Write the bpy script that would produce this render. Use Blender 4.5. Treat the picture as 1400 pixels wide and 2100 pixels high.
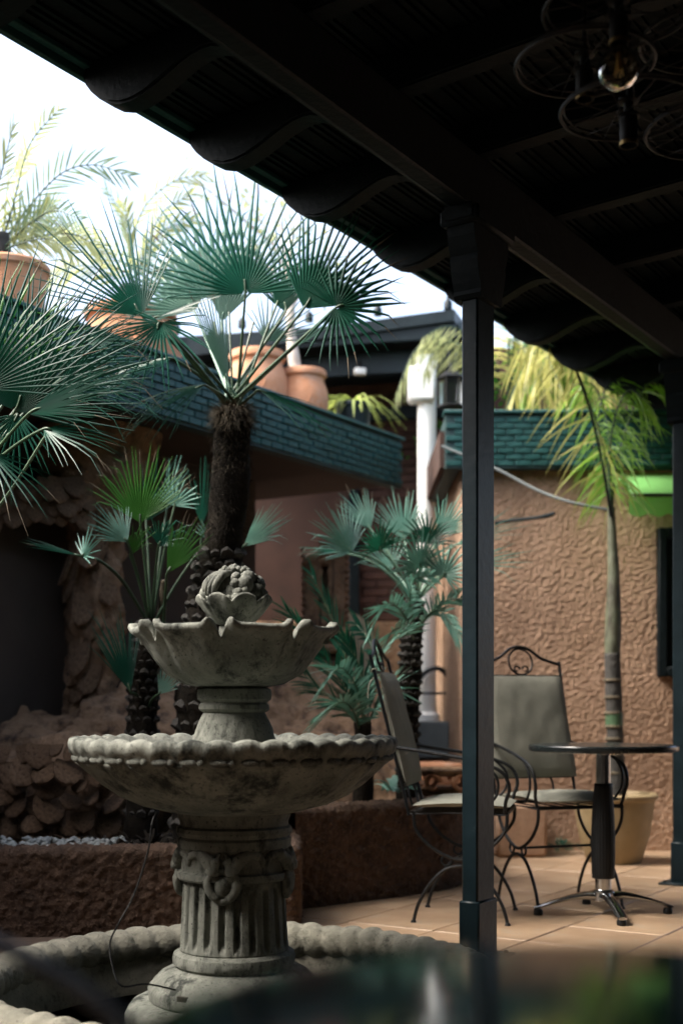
import bpy, bmesh, math, random
from math import sin, cos, pi, sqrt, radians, atan2
from mathutils import Vector, Matrix, noise, Quaternion
random.seed(11)
for o in list(bpy.data.objects): bpy.data.objects.remove(o)
scene = bpy.context.scene
col = scene.collection
PX, HOR, F, ZC = 700.0, 1450.0, 2600.0, 0.884        # picture centre, horizon row, focal length in photo pixels, eye height

# ------------------------------------------------------------------ camera, sky, sun, exposure
cam_d = bpy.data.cameras.new('camera'); cam = bpy.data.objects.new('camera', cam_d); col.objects.link(cam)
cam.location = (0, 0, ZC); cam.rotation_euler = (pi/2, 0, 0)
cam_d.sensor_width = 36; cam_d.lens = F*36/2100; cam_d.shift_y = (HOR-1050)/2100
cam_d.clip_start = 0.02; cam_d.clip_end = 2000
cam_d.dof.use_dof = True; cam_d.dof.focus_distance = 4.1; cam_d.dof.aperture_fstop = 1.9
scene.camera = cam

SUN_EL, SUN_AZ = radians(52), radians(-102)            # azimuth from +Y towards +X
world = bpy.data.worlds.new('World'); scene.world = world; world.use_nodes = True
wn, wl = world.node_tree.nodes, world.node_tree.links
wn.clear()
sky = wn.new('ShaderNodeTexSky'); sky.sky_type = 'NISHITA'; sky.sun_disc = False
sky.sun_elevation = SUN_EL; sky.sun_rotation = SUN_AZ
sky.air_density = 1.0; sky.dust_density = 6.0; sky.ozone_density = 1.0
hs = wn.new('ShaderNodeHueSaturation'); hs.inputs['Saturation'].default_value = 0.85
bg = wn.new('ShaderNodeBackground'); bg.inputs['Strength'].default_value = 0.15
wo = wn.new('ShaderNodeOutputWorld')
wl.new(sky.outputs[0], hs.inputs['Color']); wl.new(hs.outputs[0], bg.inputs['Color']); wl.new(bg.outputs[0], wo.inputs['Surface'])
sun_d = bpy.data.lights.new('sun', 'SUN'); sun = bpy.data.objects.new('sun', sun_d); col.objects.link(sun)
sun_d.energy = 1.35; sun_d.angle = radians(30); sun_d.color = (1, .95, .87)
sdir = Vector((sin(SUN_AZ)*cos(SUN_EL), cos(SUN_AZ)*cos(SUN_EL), sin(SUN_EL)))
sun.rotation_euler = sdir.to_track_quat('Z', 'Y').to_euler()
vs = scene.view_settings; vs.view_transform = 'Standard'; vs.look = 'None'; vs.exposure = 2.1; vs.gamma = 1; vs.use_curve_mapping = False
scene.render.engine = 'CYCLES'
scene.cycles.max_bounces = 7; scene.cycles.diffuse_bounces = 4; scene.cycles.glossy_bounces = 3; scene.cycles.transmission_bounces = 5
scene.cycles.transparent_max_bounces = 6; scene.cycles.caustics_reflective = False; scene.cycles.caustics_refractive = False

# ------------------------------------------------------------------ helpers
def P(px, py, D): return Vector(((px-PX)/F*D, D, ZC+(HOR-py)/F*D))
P1 = Vector((.479, 4.45, 0)); U = Vector((.5404, .8414, 0)); N = Vector((-.8414, .5404, 0))
def L(t, d, z): return Vector((P1.x+t*U.x+d*N.x, P1.y+t*U.y+d*N.y, z))
UANG = atan2(U.y, U.x)

class G:
    def __init__(s): s.v = []; s.f = []; s.m = []
    def add(s, v, f, mi=0):
        o = len(s.v); s.v += [Vector(x) for x in v]; s.f += [tuple(i+o for i in q) for q in f]; s.m += [mi]*len(f); return s
    def box(s, c, size, rz=0, bev=0.0, mi=0, M=None):
        bm = bmesh.new(); bmesh.ops.create_cube(bm, size=1)
        for v in bm.verts: v.co = Vector((v.co.x*size[0], v.co.y*size[1], v.co.z*size[2]))
        if bev: bmesh.ops.bevel(bm, geom=bm.edges[:], offset=bev, segments=1, affect='EDGES')
        R = (M if M is not None else Matrix.Rotation(rz, 3, 'Z'))
        bm.verts.index_update()
        s.add([R @ v.co + Vector(c) for v in bm.verts], [[v.index for v in f.verts] for f in bm.faces], mi); bm.free(); return s
    def tube(s, pts, r, n=8, cap=True, mi=0, closed=False):
        pts = [Vector(p) for p in pts]; m = len(pts); rs = r if isinstance(r, (list, tuple)) else [r]*m
        tans = []
        for i in range(m):
            a = pts[(i-1) % m] if (closed or i > 0) else pts[i]; b = pts[(i+1) % m] if (closed or i < m-1) else pts[i]
            t = (b-a); tans.append(t.normalized() if t.length > 1e-9 else Vector((0, 0, 1)))
        up = Vector((0, 0, 1)) if abs(tans[0].z) < .9 else Vector((1, 0, 0))
        x = tans[0].cross(up).normalized(); v = []
        for i in range(m):
            x = (x - tans[i]*x.dot(tans[i])).normalized(); y = tans[i].cross(x)
            for k in range(n):
                a = 2*pi*k/n; v.append(pts[i] + (x*cos(a)+y*sin(a))*rs[i])
        f = []
        for i in range(m if closed else m-1):
            j = (i+1) % m
            for k in range(n): f.append((i*n+k, i*n+(k+1) % n, j*n+(k+1) % n, j*n+k))
        if cap and not closed: f.append(tuple(range(n-1, -1, -1))); f.append(tuple(range((m-1)*n, m*n)))
        return s.add(v, f, mi)
    def lathe(s, prof, n=48, c=(0, 0, 0), fr=None, fz=None, mi=0, cap=True):
        c = Vector(c); v = []; m = len(prof)
        for i, (r, z) in enumerate(prof):
            for k in range(n):
                a = 2*pi*k/n; rr = r if fr is None else fr(i, r, z, a); zz = z if fz is None else fz(i, r, z, a)
                v.append(c+Vector((rr*cos(a), rr*sin(a), zz)))
        f = [(i*n+k, i*n+(k+1) % n, (i+1)*n+(k+1) % n, (i+1)*n+k) for i in range(m-1) for k in range(n)]
        if cap:
            if prof[0][0] > 1e-6: f.append(tuple(range(n-1, -1, -1)))
            if prof[-1][0] > 1e-6: f.append(tuple(range((m-1)*n, m*n)))
        return s.add(v, f, mi)
    def prism(s, poly, A, B, C, h, mi=0):
        """poly in (a,b) on axes A,B; extruded by h along C, centred"""
        A, B, C = Vector(A), Vector(B), Vector(C); n = len(poly)
        v = [A*p[0]+B*p[1]-C*h/2 for p in poly]+[A*p[0]+B*p[1]+C*h/2 for p in poly]
        f = [tuple(range(n-1, -1, -1)), tuple(range(n, 2*n))]+[(i, (i+1) % n, n+(i+1) % n, n+i) for i in range(n)]
        return s.add(v, f, mi)
    def ball(s, c, r, sub=2, sc=(1, 1, 1), R=None, jit=0, mi=0):
        bm = bmesh.new(); bmesh.ops.create_icosphere(bm, subdivisions=sub, radius=1)
        bm.verts.index_update(); vs_ = []
        for v in bm.verts:
            p = v.co*(1+(noise.noise(v.co*1.7+Vector(c)*13)*jit if jit else 0))
            p = Vector((p.x*sc[0], p.y*sc[1], p.z*sc[2]))*r
            if R is not None: p = R @ p
            vs_.append(p+Vector(c))
        s.add(vs_, [[v.index for v in f.verts] for f in bm.faces], mi); bm.free(); return s

def mesh(name, g, mats, smooth=True, off=None, sharp=None):
    me = bpy.data.meshes.new(name); vv = g.v if off is None else [v-off for v in g.v]
    me.from_pydata([tuple(v) for v in vv], [], g.f)
    for m in (mats if isinstance(mats, (list, tuple)) else [mats]): me.materials.append(m)
    if any(g.m): me.polygons.foreach_set('material_index', g.m)
    if smooth:
        me.polygons.foreach_set('use_smooth', [True]*len(me.polygons))
        if sharp is not None: me.set_sharp_from_angle(angle=radians(sharp))
    me.update(); return me
def obj(name, g, mats, parent=None, smooth=True, off=None, sharp=40):
    o = bpy.data.objects.new(name, g if isinstance(g, bpy.types.Mesh) else mesh(name, g, mats, smooth, off, sharp))
    col.objects.link(o)
    if parent is not None: o.parent = parent
    return o
def root(name, loc, label, cat, group=None, rz=0):
    o = bpy.data.objects.new(name, None); col.objects.link(o); o.location = loc; o.rotation_euler = (0, 0, rz); o.empty_display_size = .1
    return tag(o, label, cat, group)
def tag(o, label, cat, group=None):
    o['label'] = label; o['category'] = cat
    if group: o['group'] = group
    return o
def struct(o): o['kind'] = 'structure'; return o
def stuff(o): o['kind'] = 'stuff'; return o
def spline(pts, n=6, closed=False):
    pts = [Vector(p) for p in pts]; m = len(pts); out = []
    for i in range(m if closed else m-1):
        if closed: p0, p1, p2, p3 = pts[i-1], pts[i], pts[(i+1) % m], pts[(i+2) % m]
        else: p0, p1, p2, p3 = pts[max(i-1, 0)], pts[i], pts[i+1], pts[min(i+2, m-1)]
        for k in range(n):
            t = k/n; out.append(.5*((2*p1)+(p2-p0)*t+(2*p0-5*p1+4*p2-p3)*t*t+(3*p1-p0-3*p2+p3)*t**3))
    if not closed: out.append(pts[-1])
    return out
def copy_tree(o, parent=None):
    c = o.copy(); col.objects.link(c)
    if parent is not None: c.parent = parent
    for ch in o.children: copy_tree(ch, c)
    return c
def fbm(p, o=4): return noise.fractal(p, .8, 2.0, o)

# ------------------------------------------------------------------ materials
def rgba(c): return (c[0], c[1], c[2], 1)
def mat(name, c1, c2=None, scale=8, rough=.7, bump=0, bscale=None, metal=0, spec=.5, c3=None, scale3=2, th3=(.5, .7), stretch=None, coat=0, dist=.01, bdet=6, c4=None, scale4=40, th4=(.6, .7), stretch4=None):
    m = bpy.data.materials.new(name); m.use_nodes = True; nt = m.node_tree; n, l = nt.nodes, nt.links
    b = n['Principled BSDF']; b.inputs['Roughness'].default_value = rough; b.inputs['Metallic'].default_value = metal
    b.inputs['Specular IOR Level'].default_value = spec; b.inputs['Coat Weight'].default_value = coat
    b.inputs['Base Color'].default_value = rgba(c1)
    tc = n.new('ShaderNodeTexCoord'); co = tc.outputs['Object']
    if stretch:
        mp = n.new('ShaderNodeMapping'); mp.inputs['Scale'].default_value = stretch; l.new(co, mp.inputs[0]); co = mp.outputs[0]
    out = None
    if c2 is not None:
        t = n.new('ShaderNodeTexNoise'); t.inputs['Scale'].default_value = scale; t.inputs['Detail'].default_value = 8; t.inputs['Roughness'].default_value = .65
        l.new(co, t.inputs['Vector'])
        r = n.new('ShaderNodeValToRGB'); r.color_ramp.elements[0].position = .32; r.color_ramp.elements[1].position = .68
        r.color_ramp.elements[0].color = rgba(c1); r.color_ramp.elements[1].color = rgba(c2); l.new(t.outputs[0], r.inputs[0]); out = r.outputs[0]
        if c3 is not None:
            t3 = n.new('ShaderNodeTexNoise'); t3.inputs['Scale'].default_value = scale3; t3.inputs['Detail'].default_value = 10; t3.inputs['Roughness'].default_value = .75
            l.new(co, t3.inputs['Vector'])
            r3 = n.new('ShaderNodeMapRange'); r3.inputs[1].default_value = th3[0]; r3.inputs[2].default_value = th3[1]; l.new(t3.outputs[0], r3.inputs[0])
            mx = n.new('ShaderNodeMix'); mx.data_type = 'RGBA'; l.new(r3.outputs[0], mx.inputs[0]); l.new(out, mx.inputs[6]); mx.inputs[7].default_value = rgba(c3); out = mx.outputs[2]
        if c4 is not None:
            t4 = n.new('ShaderNodeTexNoise'); t4.inputs['Scale'].default_value = scale4; t4.inputs['Detail'].default_value = 6; t4.inputs['Roughness'].default_value = .7
            if stretch4:
                m4 = n.new('ShaderNodeMapping'); m4.inputs['Scale'].default_value = stretch4; l.new(tc.outputs['Object'], m4.inputs[0]); l.new(m4.outputs[0], t4.inputs['Vector'])
            else: l.new(tc.outputs['Object'], t4.inputs['Vector'])
            r4 = n.new('ShaderNodeMapRange'); r4.inputs[1].default_value = th4[0]; r4.inputs[2].default_value = th4[1]; l.new(t4.outputs[0], r4.inputs[0])
            x4 = n.new('ShaderNodeMix'); x4.data_type = 'RGBA'; l.new(r4.outputs[0], x4.inputs[0]); l.new(out, x4.inputs[6]); x4.inputs[7].default_value = rgba(c4); out = x4.outputs[2]
        oi = n.new('ShaderNodeObjectInfo'); hv = n.new('ShaderNodeHueSaturation')
        mr = n.new('ShaderNodeMapRange'); mr.inputs[3].default_value = .88; mr.inputs[4].default_value = 1.12; l.new(oi.outputs['Random'], mr.inputs[0]); l.new(mr.outputs[0], hv.inputs['Value'])
        l.new(out, hv.inputs['Color']); l.new(hv.outputs[0], b.inputs['Base Color'])
    if bump:
        t2 = n.new('ShaderNodeTexNoise'); t2.inputs['Scale'].default_value = bscale or scale*4; t2.inputs['Detail'].default_value = bdet; l.new(co, t2.inputs['Vector'])
        bp = n.new('ShaderNodeBump'); bp.inputs['Strength'].default_value = bump; bp.inputs['Distance'].default_value = dist; l.new(t2.outputs[0], bp.inputs['Height']); l.new(bp.outputs[0], b.inputs['Normal'])
    return m
def leafmat(name, c1, c2, trans=(.2, .35, .05), tw=.3, rough=.38, scale=5):
    m = mat(name, c1, c2, scale, rough=rough, spec=.35); n, l = m.node_tree.nodes, m.node_tree.links
    for nd in n:
        if nd.type == 'MAP_RANGE' and abs(nd.inputs[3].default_value-.88) < .01: nd.inputs[3].default_value = .62; nd.inputs[4].default_value = 1.35
    b = n['Principled BSDF']; o = n['Material Output']; t = n.new('ShaderNodeBsdfTranslucent'); t.inputs[0].default_value = rgba(trans)
    x = n.new('ShaderNodeMixShader'); x.inputs[0].default_value = tw; l.new(b.outputs[0], x.inputs[1]); l.new(t.outputs[0], x.inputs[2]); l.new(x.outputs[0], o.inputs[0])
    return m
M = {}
M['stone'] = mat('weathered_cast_stone', (.09, .098, .084), (.235, .245, .212), 10, .88, .7, 50, c3=(.018, .022, .018), scale3=9, th3=(.50, .62), stretch=(1, 1, .45), dist=.009, c4=(.024, .028, .022), scale4=95, th4=(.58, .66))
M['rim'] = mat('pool_stone', (.14, .138, .108), (.28, .27, .215), 9, .88, .6, 55, c3=(.045, .046, .034), scale3=14, th3=(.54, .68), dist=.009, c4=(.05, .05, .038), scale4=110, th4=(.59, .68))
M['stucco'] = mat('salmon_stucco', (.37, .24, .155), (.48, .32, .22), 2.5, .95, .6, 170, c3=(.28, .17, .108), scale3=42, th3=(.52, .64), dist=.005, c4=(.30, .19, .125), scale4=1.8, th4=(.48, .62), stretch4=(1, 1, .5))
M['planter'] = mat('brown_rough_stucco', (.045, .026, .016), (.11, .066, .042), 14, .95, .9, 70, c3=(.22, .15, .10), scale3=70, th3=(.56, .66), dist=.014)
M['rock'] = mat('sculpted_rock_plaster', (.17, .098, .052), (.30, .19, .112), 7, .92, .9, 36, c3=(.04, .022, .013), scale3=8, th3=(.50, .64), dist=.02)
M['darkwall'] = mat('dark_brown_plaster', (.04, .030, .023), (.055, .041, .031), 3, .9, .2, 60)
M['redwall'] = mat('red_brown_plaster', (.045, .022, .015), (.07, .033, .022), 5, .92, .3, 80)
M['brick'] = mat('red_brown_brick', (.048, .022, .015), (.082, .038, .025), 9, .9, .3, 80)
M['fascia'] = mat('green_glazed_tile', (.007, .046, .045), (.02, .082, .077), 12, .5, .3, 50, spec=.3, c3=(.05, .13, .118), scale3=18, th3=(.6, .76))
M['fasciabase'] = mat('dark_green_mortar', (.008, .032, .033), (.018, .052, .051), 12, .7)
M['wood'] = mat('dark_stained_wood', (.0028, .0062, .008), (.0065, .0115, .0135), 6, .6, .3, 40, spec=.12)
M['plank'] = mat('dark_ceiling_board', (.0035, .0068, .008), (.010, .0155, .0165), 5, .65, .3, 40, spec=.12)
M['paint'] = mat('dark_teal_paint', (.004, .010, .0135), (.009, .020, .026), 5, .42, .15, 30, spec=.2, c3=(.022, .036, .042), scale3=16, th3=(.62, .72))
M['iron'] = mat('black_wrought_iron', (.004, .005, .006), (.008, .009, .010), 20, .45, .15, 90, spec=.3)
M['tile'] = mat('beige_floor_tile', (0.288, 0.188, 0.116), (0.416, 0.296, 0.192), 3.5, .42, .12, 30, c3=(0.32, 0.288, 0.24), scale3=5, th3=(.55, .68))
M['grout'] = mat('tile_grout', (.10, .07, .05), (.15, .105, .075), 20, .85)
M['terra'] = mat('terracotta', (.44, .20, .10), (.55, .28, .165), 6, .8, .3, 60, c3=(.46, .33, .25), scale3=7, th3=(.52, .7), spec=.2)
M['clay'] = mat('tan_clay', (0.231, 0.175, 0.091), (0.315, 0.238, 0.133), 5, .6, .15, 40)
M['white'] = mat('white_paint', (.78, .80, .78), (.84, .85, .83), 4, .5)
M['chrome'] = mat('polished_metal', (.55, .57, .58), (.6, .62, .63), 5, .18, metal=1)
M['blacktop'] = mat('black_laminate', (.008, .011, .012), (.012, .016, .017), 5, .25)
M['neartop'] = mat('dark_lacquer', (.003, .014, .016), (.004, .018, .020), 5, .10, spec=.22)
M['fabric'] = mat('olive_canvas', (.19, .195, .16), (.24, .24, .198), 10, .88, .25, 280)
M['trunk'] = mat('dark_palm_fibre', (.006, .005, .004), (.022, .018, .013), 18, .95, .6, 60, spec=.15)
M['scar'] = mat('palm_leaf_base', (0.021, 0.0196, 0.0175), (0.0595, 0.056, 0.049), 14, .8, .4, 50)
M['straw'] = mat('dry_palm_fibre', (.05, .04, .026), (.13, .105, .068), 12, .9)
M['soil'] = mat('dark_soil', (0.0175, 0.014, 0.0112), (0.042, 0.0336, 0.0252), 20, .95, .8, 60)
M['pebble'] = mat('pale_pebble', (0.288, 0.32, 0.312), (0.496, 0.528, 0.512), 9, .7)
M['awning'] = leafmat('green_awning_cloth', (.20, .55, .16), (.24, .6, .19), (.35, .8, .25), .45, .7)
M['cream'] = mat('cream_panel', (0.35, 0.308, 0.224), (0.392, 0.35, 0.259), 4, .7)
M['grey'] = mat('grey_step_stone', (0.096, 0.114, 0.114), (0.132, 0.15, 0.15), 6, .8, .2)
M['ground'] = mat('courtyard_ground', (.22, .15, .1), (.3, .21, .14), 3, .9)
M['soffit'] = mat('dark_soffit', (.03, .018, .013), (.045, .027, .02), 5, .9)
M['bark'] = mat('pale_bark', (.42, .36, .30), (.62, .56, .49), 10, .85, .4, 40)
M['palmgreen'] = mat('palm_stem_green', (.05, .068, .04), (.12, .125, .08), 9, .6, .4, 40, c3=(.035, .028, .018), scale3=5, th3=(.48, .6), stretch=(1, 1, .4))
M['petiole'] = mat('petiole_green', (0.0245, 0.0595, 0.035), (0.063, 0.112, 0.056), 8, .45)
M['petpale'] = mat('petiole_pale', (.10, .20, .15), (.18, .28, .2), 8, .45)
M['fan'] = leafmat('fan_leaf_green', (.004, .045, .029), (.015, .092, .060), (.015, .14, .07), .22, .36)
M['fanpale'] = leafmat('fan_leaf_pale', (0.084, 0.182, 0.14), (0.154, 0.266, 0.21), (0.126, 0.266, 0.182), .35, .4)
M['fansilver'] = leafmat('fan_leaf_silver', (.08, .22, .175), (.25, .43, .36), (.10, .24, .17), .2, .36)
M['fanfresh'] = leafmat('fan_leaf_fresh', (.018, .085, .016), (.05, .16, .03), (.07, .26, .025), .28, .42)
M['date'] = leafmat('date_palm_leaf', (.17, .22, .085), (.30, .33, .15), (.48, .52, .24), .5, .45)
M['dategrey'] = leafmat('date_palm_leaf_grey', (.10, .19, .12), (.2, .3, .2), (.3, .4, .22), .4, .45)
M['yellow'] = leafmat('areca_leaf_yellow', (.26, .26, .06), (.42, .40, .13), (.62, .60, .20), .5, .4)
M['green'] = leafmat('areca_leaf_green', (.07, .19, .025), (.17, .30, .05), (.35, .62, .08), .5, .4)
M['spider'] = leafmat('spider_plant_leaf', (.25, .36, .07), (.5, .55, .18), (.5, .6, .15), .4, .4)
def glassmat(name, c, rough=0.02):
    m = mat(name, c, rough=rough); b = m.node_tree.nodes['Principled BSDF']; b.inputs['Transmission Weight'].default_value = 1; b.inputs['IOR'].default_value = 1.15; return m
M['bulb'] = glassmat('amber_bulb_glass', (.9, .75, .5))
M['pane'] = glassmat('translucent_pane', (.8, .85, .85), .3)
M['brass'] = mat('dull_brass', (.35, .24, .10), (.4, .28, .12), 8, .35, metal=1)
# ================================================================== SETTING
PC = Vector((-.327, 3.85, 0)); PR = .75                 # pool centre and radius of its rim
g = G().add([(-400, -400, -.32), (400, -400, -.32), (400, 400, -.32), (-400, 400, -.32)], [(0, 1, 2, 3)])
struct(obj('ground', g, M['ground']))
# floor: mortar bed with a hole for the pool, tiles laid in it one by one
g = G(); step = .1
for i in range(-90, 60):
    for j in range(-56, 48):
        c = L(i*step+step/2, j*step+step/2, 0)
        if (c-PC).length < .78: continue
        q = [L(i*step, j*step, -.008), L((i+1)*step, j*step, -.008), L((i+1)*step, (j+1)*step, -.008), L(i*step, (j+1)*step, -.008)]
        g.add([(p.x, p.y, p.z) for p in q], [(3, 2, 1, 0)] if (q[1]-q[0]).cross(q[3]-q[0]).z < 0 else [(0, 1, 2, 3)])
floor = struct(obj('floor', g, M['grout']))
TS = .40; tm = mesh('tile', G().box((0, 0, -.011), (TS-.007, TS-.007, .022), UANG, .003), M['tile'], True, sharp=30)
for i in range(-1, 16):
    for j in range(-9, 4):
        c = L(i*TS+.2, j*TS+.2, 0)
        if c.y < 3.0 or c.y > 8.2: continue
        pxx = PX+c.x/c.y*F
        if pxx < 300 or pxx > 1750: continue
        dd = (c-PC).length
        if dd < .52: continue
        if dd < 1.12:
            gg = G(); n_ = 10; s_ = (TS-.007)/n_
            for a in range(n_):
                for b_ in range(n_):
                    off = Vector(((a+.5)*s_-(TS-.007)/2, (b_+.5)*s_-(TS-.007)/2, 0)); off.rotate(Quaternion((0, 0, 1), UANG))
                    if (c+off-PC).length < .79: continue
                    gg.box(off+Vector((0, 0, -.011)), (s_, s_, .022), UANG)
            if not gg.v: continue
            o = obj('tile', gg, M['tile'], floor, smooth=False)
        else: o = obj('tile', tm, None, floor)
        o.location = c+Vector((0, 0, random.uniform(-.001, .001)))

# ------------------------------------------------------------------ veranda
def zdeck(d): return 2.93-.05*d
vr = root('veranda_roof', L(0, 0, 2.6), 'dark timber veranda roof with carved rafter tails and boarded underside', 'veranda roof')
V0 = vr.location.copy()
TA, TB, DI = -8.0, 5.6, -4.2
# boards and battens run along the eave
def deckpiece(name, d0, d1, drop, th, m):
    g = G(); poly = [(d0, zdeck(d0)-drop), (d1, zdeck(d1)-drop), (d1, zdeck(d1)-drop+th), (d0, zdeck(d0)-drop+th)]
    g.prism(poly, N, (0, 0, 1), U, TB-TA); g.v = [v+L((TA+TB)/2, 0, 0) for v in g.v]
    return obj(name, g, m, vr, smooth=False, off=V0)
d = .80; k = 0; bw = .125
while d > DI:
    deckpiece('board', d-bw+.006, d, -.002*(k % 2), .02, M['plank'])
    for q in (.012, .040, .068):
        deckpiece('batten', d-bw+q+.008-.022, d-bw+q+.008-.022+.012, .012, .0115, M['plank']) if d-bw > DI+.05 else None
    d -= bw; k += 1
deckpiece('roof_sheet', DI, .86, -.032, .03, M['wood'])
# eave fascia board and gutter lip
g = G(); g.box(L((TA+TB)/2, .815, 2.878), (TB-TA, .022, .075), UANG, .003); obj('eave_board', g, M['fascia'], vr, off=V0)
g = G(); g.box(L((TA+TB)/2, .785, 2.872), (TB-TA, .03, .018), UANG, .003); obj('eave_batten', g, M['fascia'], vr, off=V0)
# rafters with ogee tails
prof = [(.80, 0), (.806, -.03), (.798, -.055), (.775, -.085), (.74, -.118), (.70, -.144), (.655, -.160), (.61, -.164), (.56, -.158), (.51, -.144), (.46, -.126), (.415, -.110), (.375, -.100), (.335, -.096), (.30, -.100), (.27, -.112), (.20, -.118), (0, -.12), (DI, -.12), (DI, 0)]
g = G(); g.prism([(p[0], p[1]+zdeck(p[0])-.0145) for p in prof], N, (0, 0, 1), U, .085)
bm = bmesh.new(); mm = mesh('rafter', g, M['wood'], False); bm.from_mesh(mm)
bmesh.ops.bevel(bm, geom=[e for e in bm.edges if abs((e.verts[0].co-e.verts[1].co).normalized().dot(U)) < .5], offset=.008, segments=2, affect='EDGES'); bm.to_mesh(mm); bm.free()
mm.polygons.foreach_set('use_smooth', [True]*len(mm.polygons)); mm.set_sharp_from_angle(angle=radians(35))
for t in (-3.4, -2.8, -2.22, -1.65, -1.08, -.57, -.02, .64, 1.29, 1.93, 2.54, 3.15, 3.75, 4.35, 4.95):
    o = obj('rafter', mm, None, vr); o.location = L(t, 0, 0)-V0
g = G(); g.box(L((TA+4.0)/2, 0, 2.697), (4.0-TA, .065, .20), UANG, .008)
obj('beam', g, M['wood'], vr, off=V0)
g = G(); g.box(L((TA+4.0)/2, .039, 2.612), (4.0-TA, .016, .022), UANG, .003)
obj('beam_bead', g, M['paint'], vr, off=V0)

def post(t, label):
    r = root('veranda_post', L(t, 0, 0), label, 'post', 'dark metal posts under the veranda beam', UANG)
    g = G(); g.box((0, 0, 1.2), (.135, .062, 2.38), 0, .006); obj('shaft', g, M['paint'], r)
    g = G(); g.box((0, 0, .108), (.148, .078, .206), 0, .006); obj('base_sleeve', g, M['paint'], r)
    g = G(); g.box((0, 0, .006), (.25, .17, .010), 0, .003)
    for a, b in ((1, 1), (1, -1), (-1, 1), (-1, -1)): g.lathe([(.009, .011), (.009, .018), (.004, .021)], 8, (a*.1, b*.06, 0))
    obj('base_plate', g, M['paint'], r)
    g = G(); pr = [(.155, 2.598), (.155, 2.55), (.135, 2.545), (.132, 2.50), (.118, 2.46), (.108, 2.44), (.112, 2.42), (.105, 2.39), (.092, 2.35), (.082, 2.325), (.086, 2.31), (.075, 2.297)]
    pl = [(a, z) for a, z in pr]+[(-a, z) for a, z in reversed(pr)]
    g.prism(pl, (1, 0, 0), (0, 0, 1), (0, 1, 0), .105)
    obj('bracket', g, M['wood'], r, smooth=False)
    g = G(); g.box((0, .0, 2.565), (.30, .15, .06), 0, .01); obj('cap_block', g, M['wood'], r)
    return r
post(0, 'dark teal veranda post in the middle, between the fountain and the round bistro table')
post(2.28, 'dark teal veranda post at the far right edge, behind the bistro table')
# house side of the veranda: unseen wall added to stop light from behind
g = G(); g.box(L(-1.2, DI-.1, 1.45), (13.6, .2, 3.5), UANG); tag(obj('added_back_wall', g, M['darkwall'], smooth=False), 'unseen dark plaster house wall added at the back of the veranda to block light', 'wall')

# unseen end wall and building added to block low sky light behind the seats
g = G(); g.box(L(-8.1, -1.7, 1.6), (.2, 5.2, 3.2), UANG); tag(obj('end_wall', g, M['darkwall'], smooth=False), 'unseen dark plaster wall added at the near end of the veranda to block sky light', 'wall')
nb = root('sky_block_building', L(-6.6, 2.8, 0), 'unseen tall dark plaster building added at the near end of the courtyard to block sky light', 'building'); NB0 = nb.location.copy()
g = G(); g.box(L(-6.6, 3.3, 2.3), (.4, 5.0, 4.6), UANG); obj('wall', g, M['darkwall'], nb, smooth=False, off=NB0)
g = G(); g.box(L(-6.6, 3.3, 4.65), (.5, 5.1, .1), UANG, .01); obj('coping', g, M['fascia'], nb, off=NB0)
# ------------------------------------------------------------------ rough rendered walls
def sweep(poly, prof, step, amp, freq, closed=False, seed=0, ridge=False, fine=False):
    """a rough wall: profile (outward offset, z) swept along a plan polyline (right-hand side is outward)"""
    poly = [Vector((p[0], p[1], 0)) for p in poly]; pts = []
    for a, b in zip(poly, poly[1:]):
        n_ = max(1, int((b-a).length/step)); pts += [a.lerp(b, i/n_) for i in range(n_)]
    pts.append(poly[-1]); pr = []
    for a, b in zip(prof, prof[1:]):
        a = Vector((a[0], a[1], 0)); b = Vector((b[0], b[1], 0)); n_ = max(1, int((b-a).length/step)); pr += [a.lerp(b, i/n_) for i in range(n_)]
    pr.append(Vector((prof[-1][0], prof[-1][1], 0)))
    m = len(pr); v = []; nn = []
    for i, p in enumerate(pts):
        t = (pts[min(i+2, len(pts)-1)]-pts[max(i-2, 0)]).normalized(); nrm = Vector((t.y, -t.x, 0))
        for j, q in enumerate(pr):
            tq = pr[min(j+1, m-1)]-pr[max(j-1, 0)]; nq = Vector((tq.y, -tq.x)).normalized()
            w = p+nrm*q.x+Vector((0, 0, q.y)); d3 = nrm*nq.x+Vector((0, 0, nq.y))
            s = w*freq+Vector((seed, 0, 0))
            h = max(-.15, noise.noise(s))*1.1+.6*max(-.1, noise.noise(s*2.2+Vector((7, 3, 1))))+.3*noise.noise(s*.4)-.1
            if fine: h = .7*noise.fractal(s*.7, .45, 2.1, 4)+.35*max(0, noise.noise(s*.9+Vector((3, 9, 4))))
            v.append(w+d3*h*amp)
    f = [(i*m+j, i*m+j+1, (i+1)*m+j+1, (i+1)*m+j) for i in range(len(pts)-1) for j in range(m-1)]
    return G().add(v, f)
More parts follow.
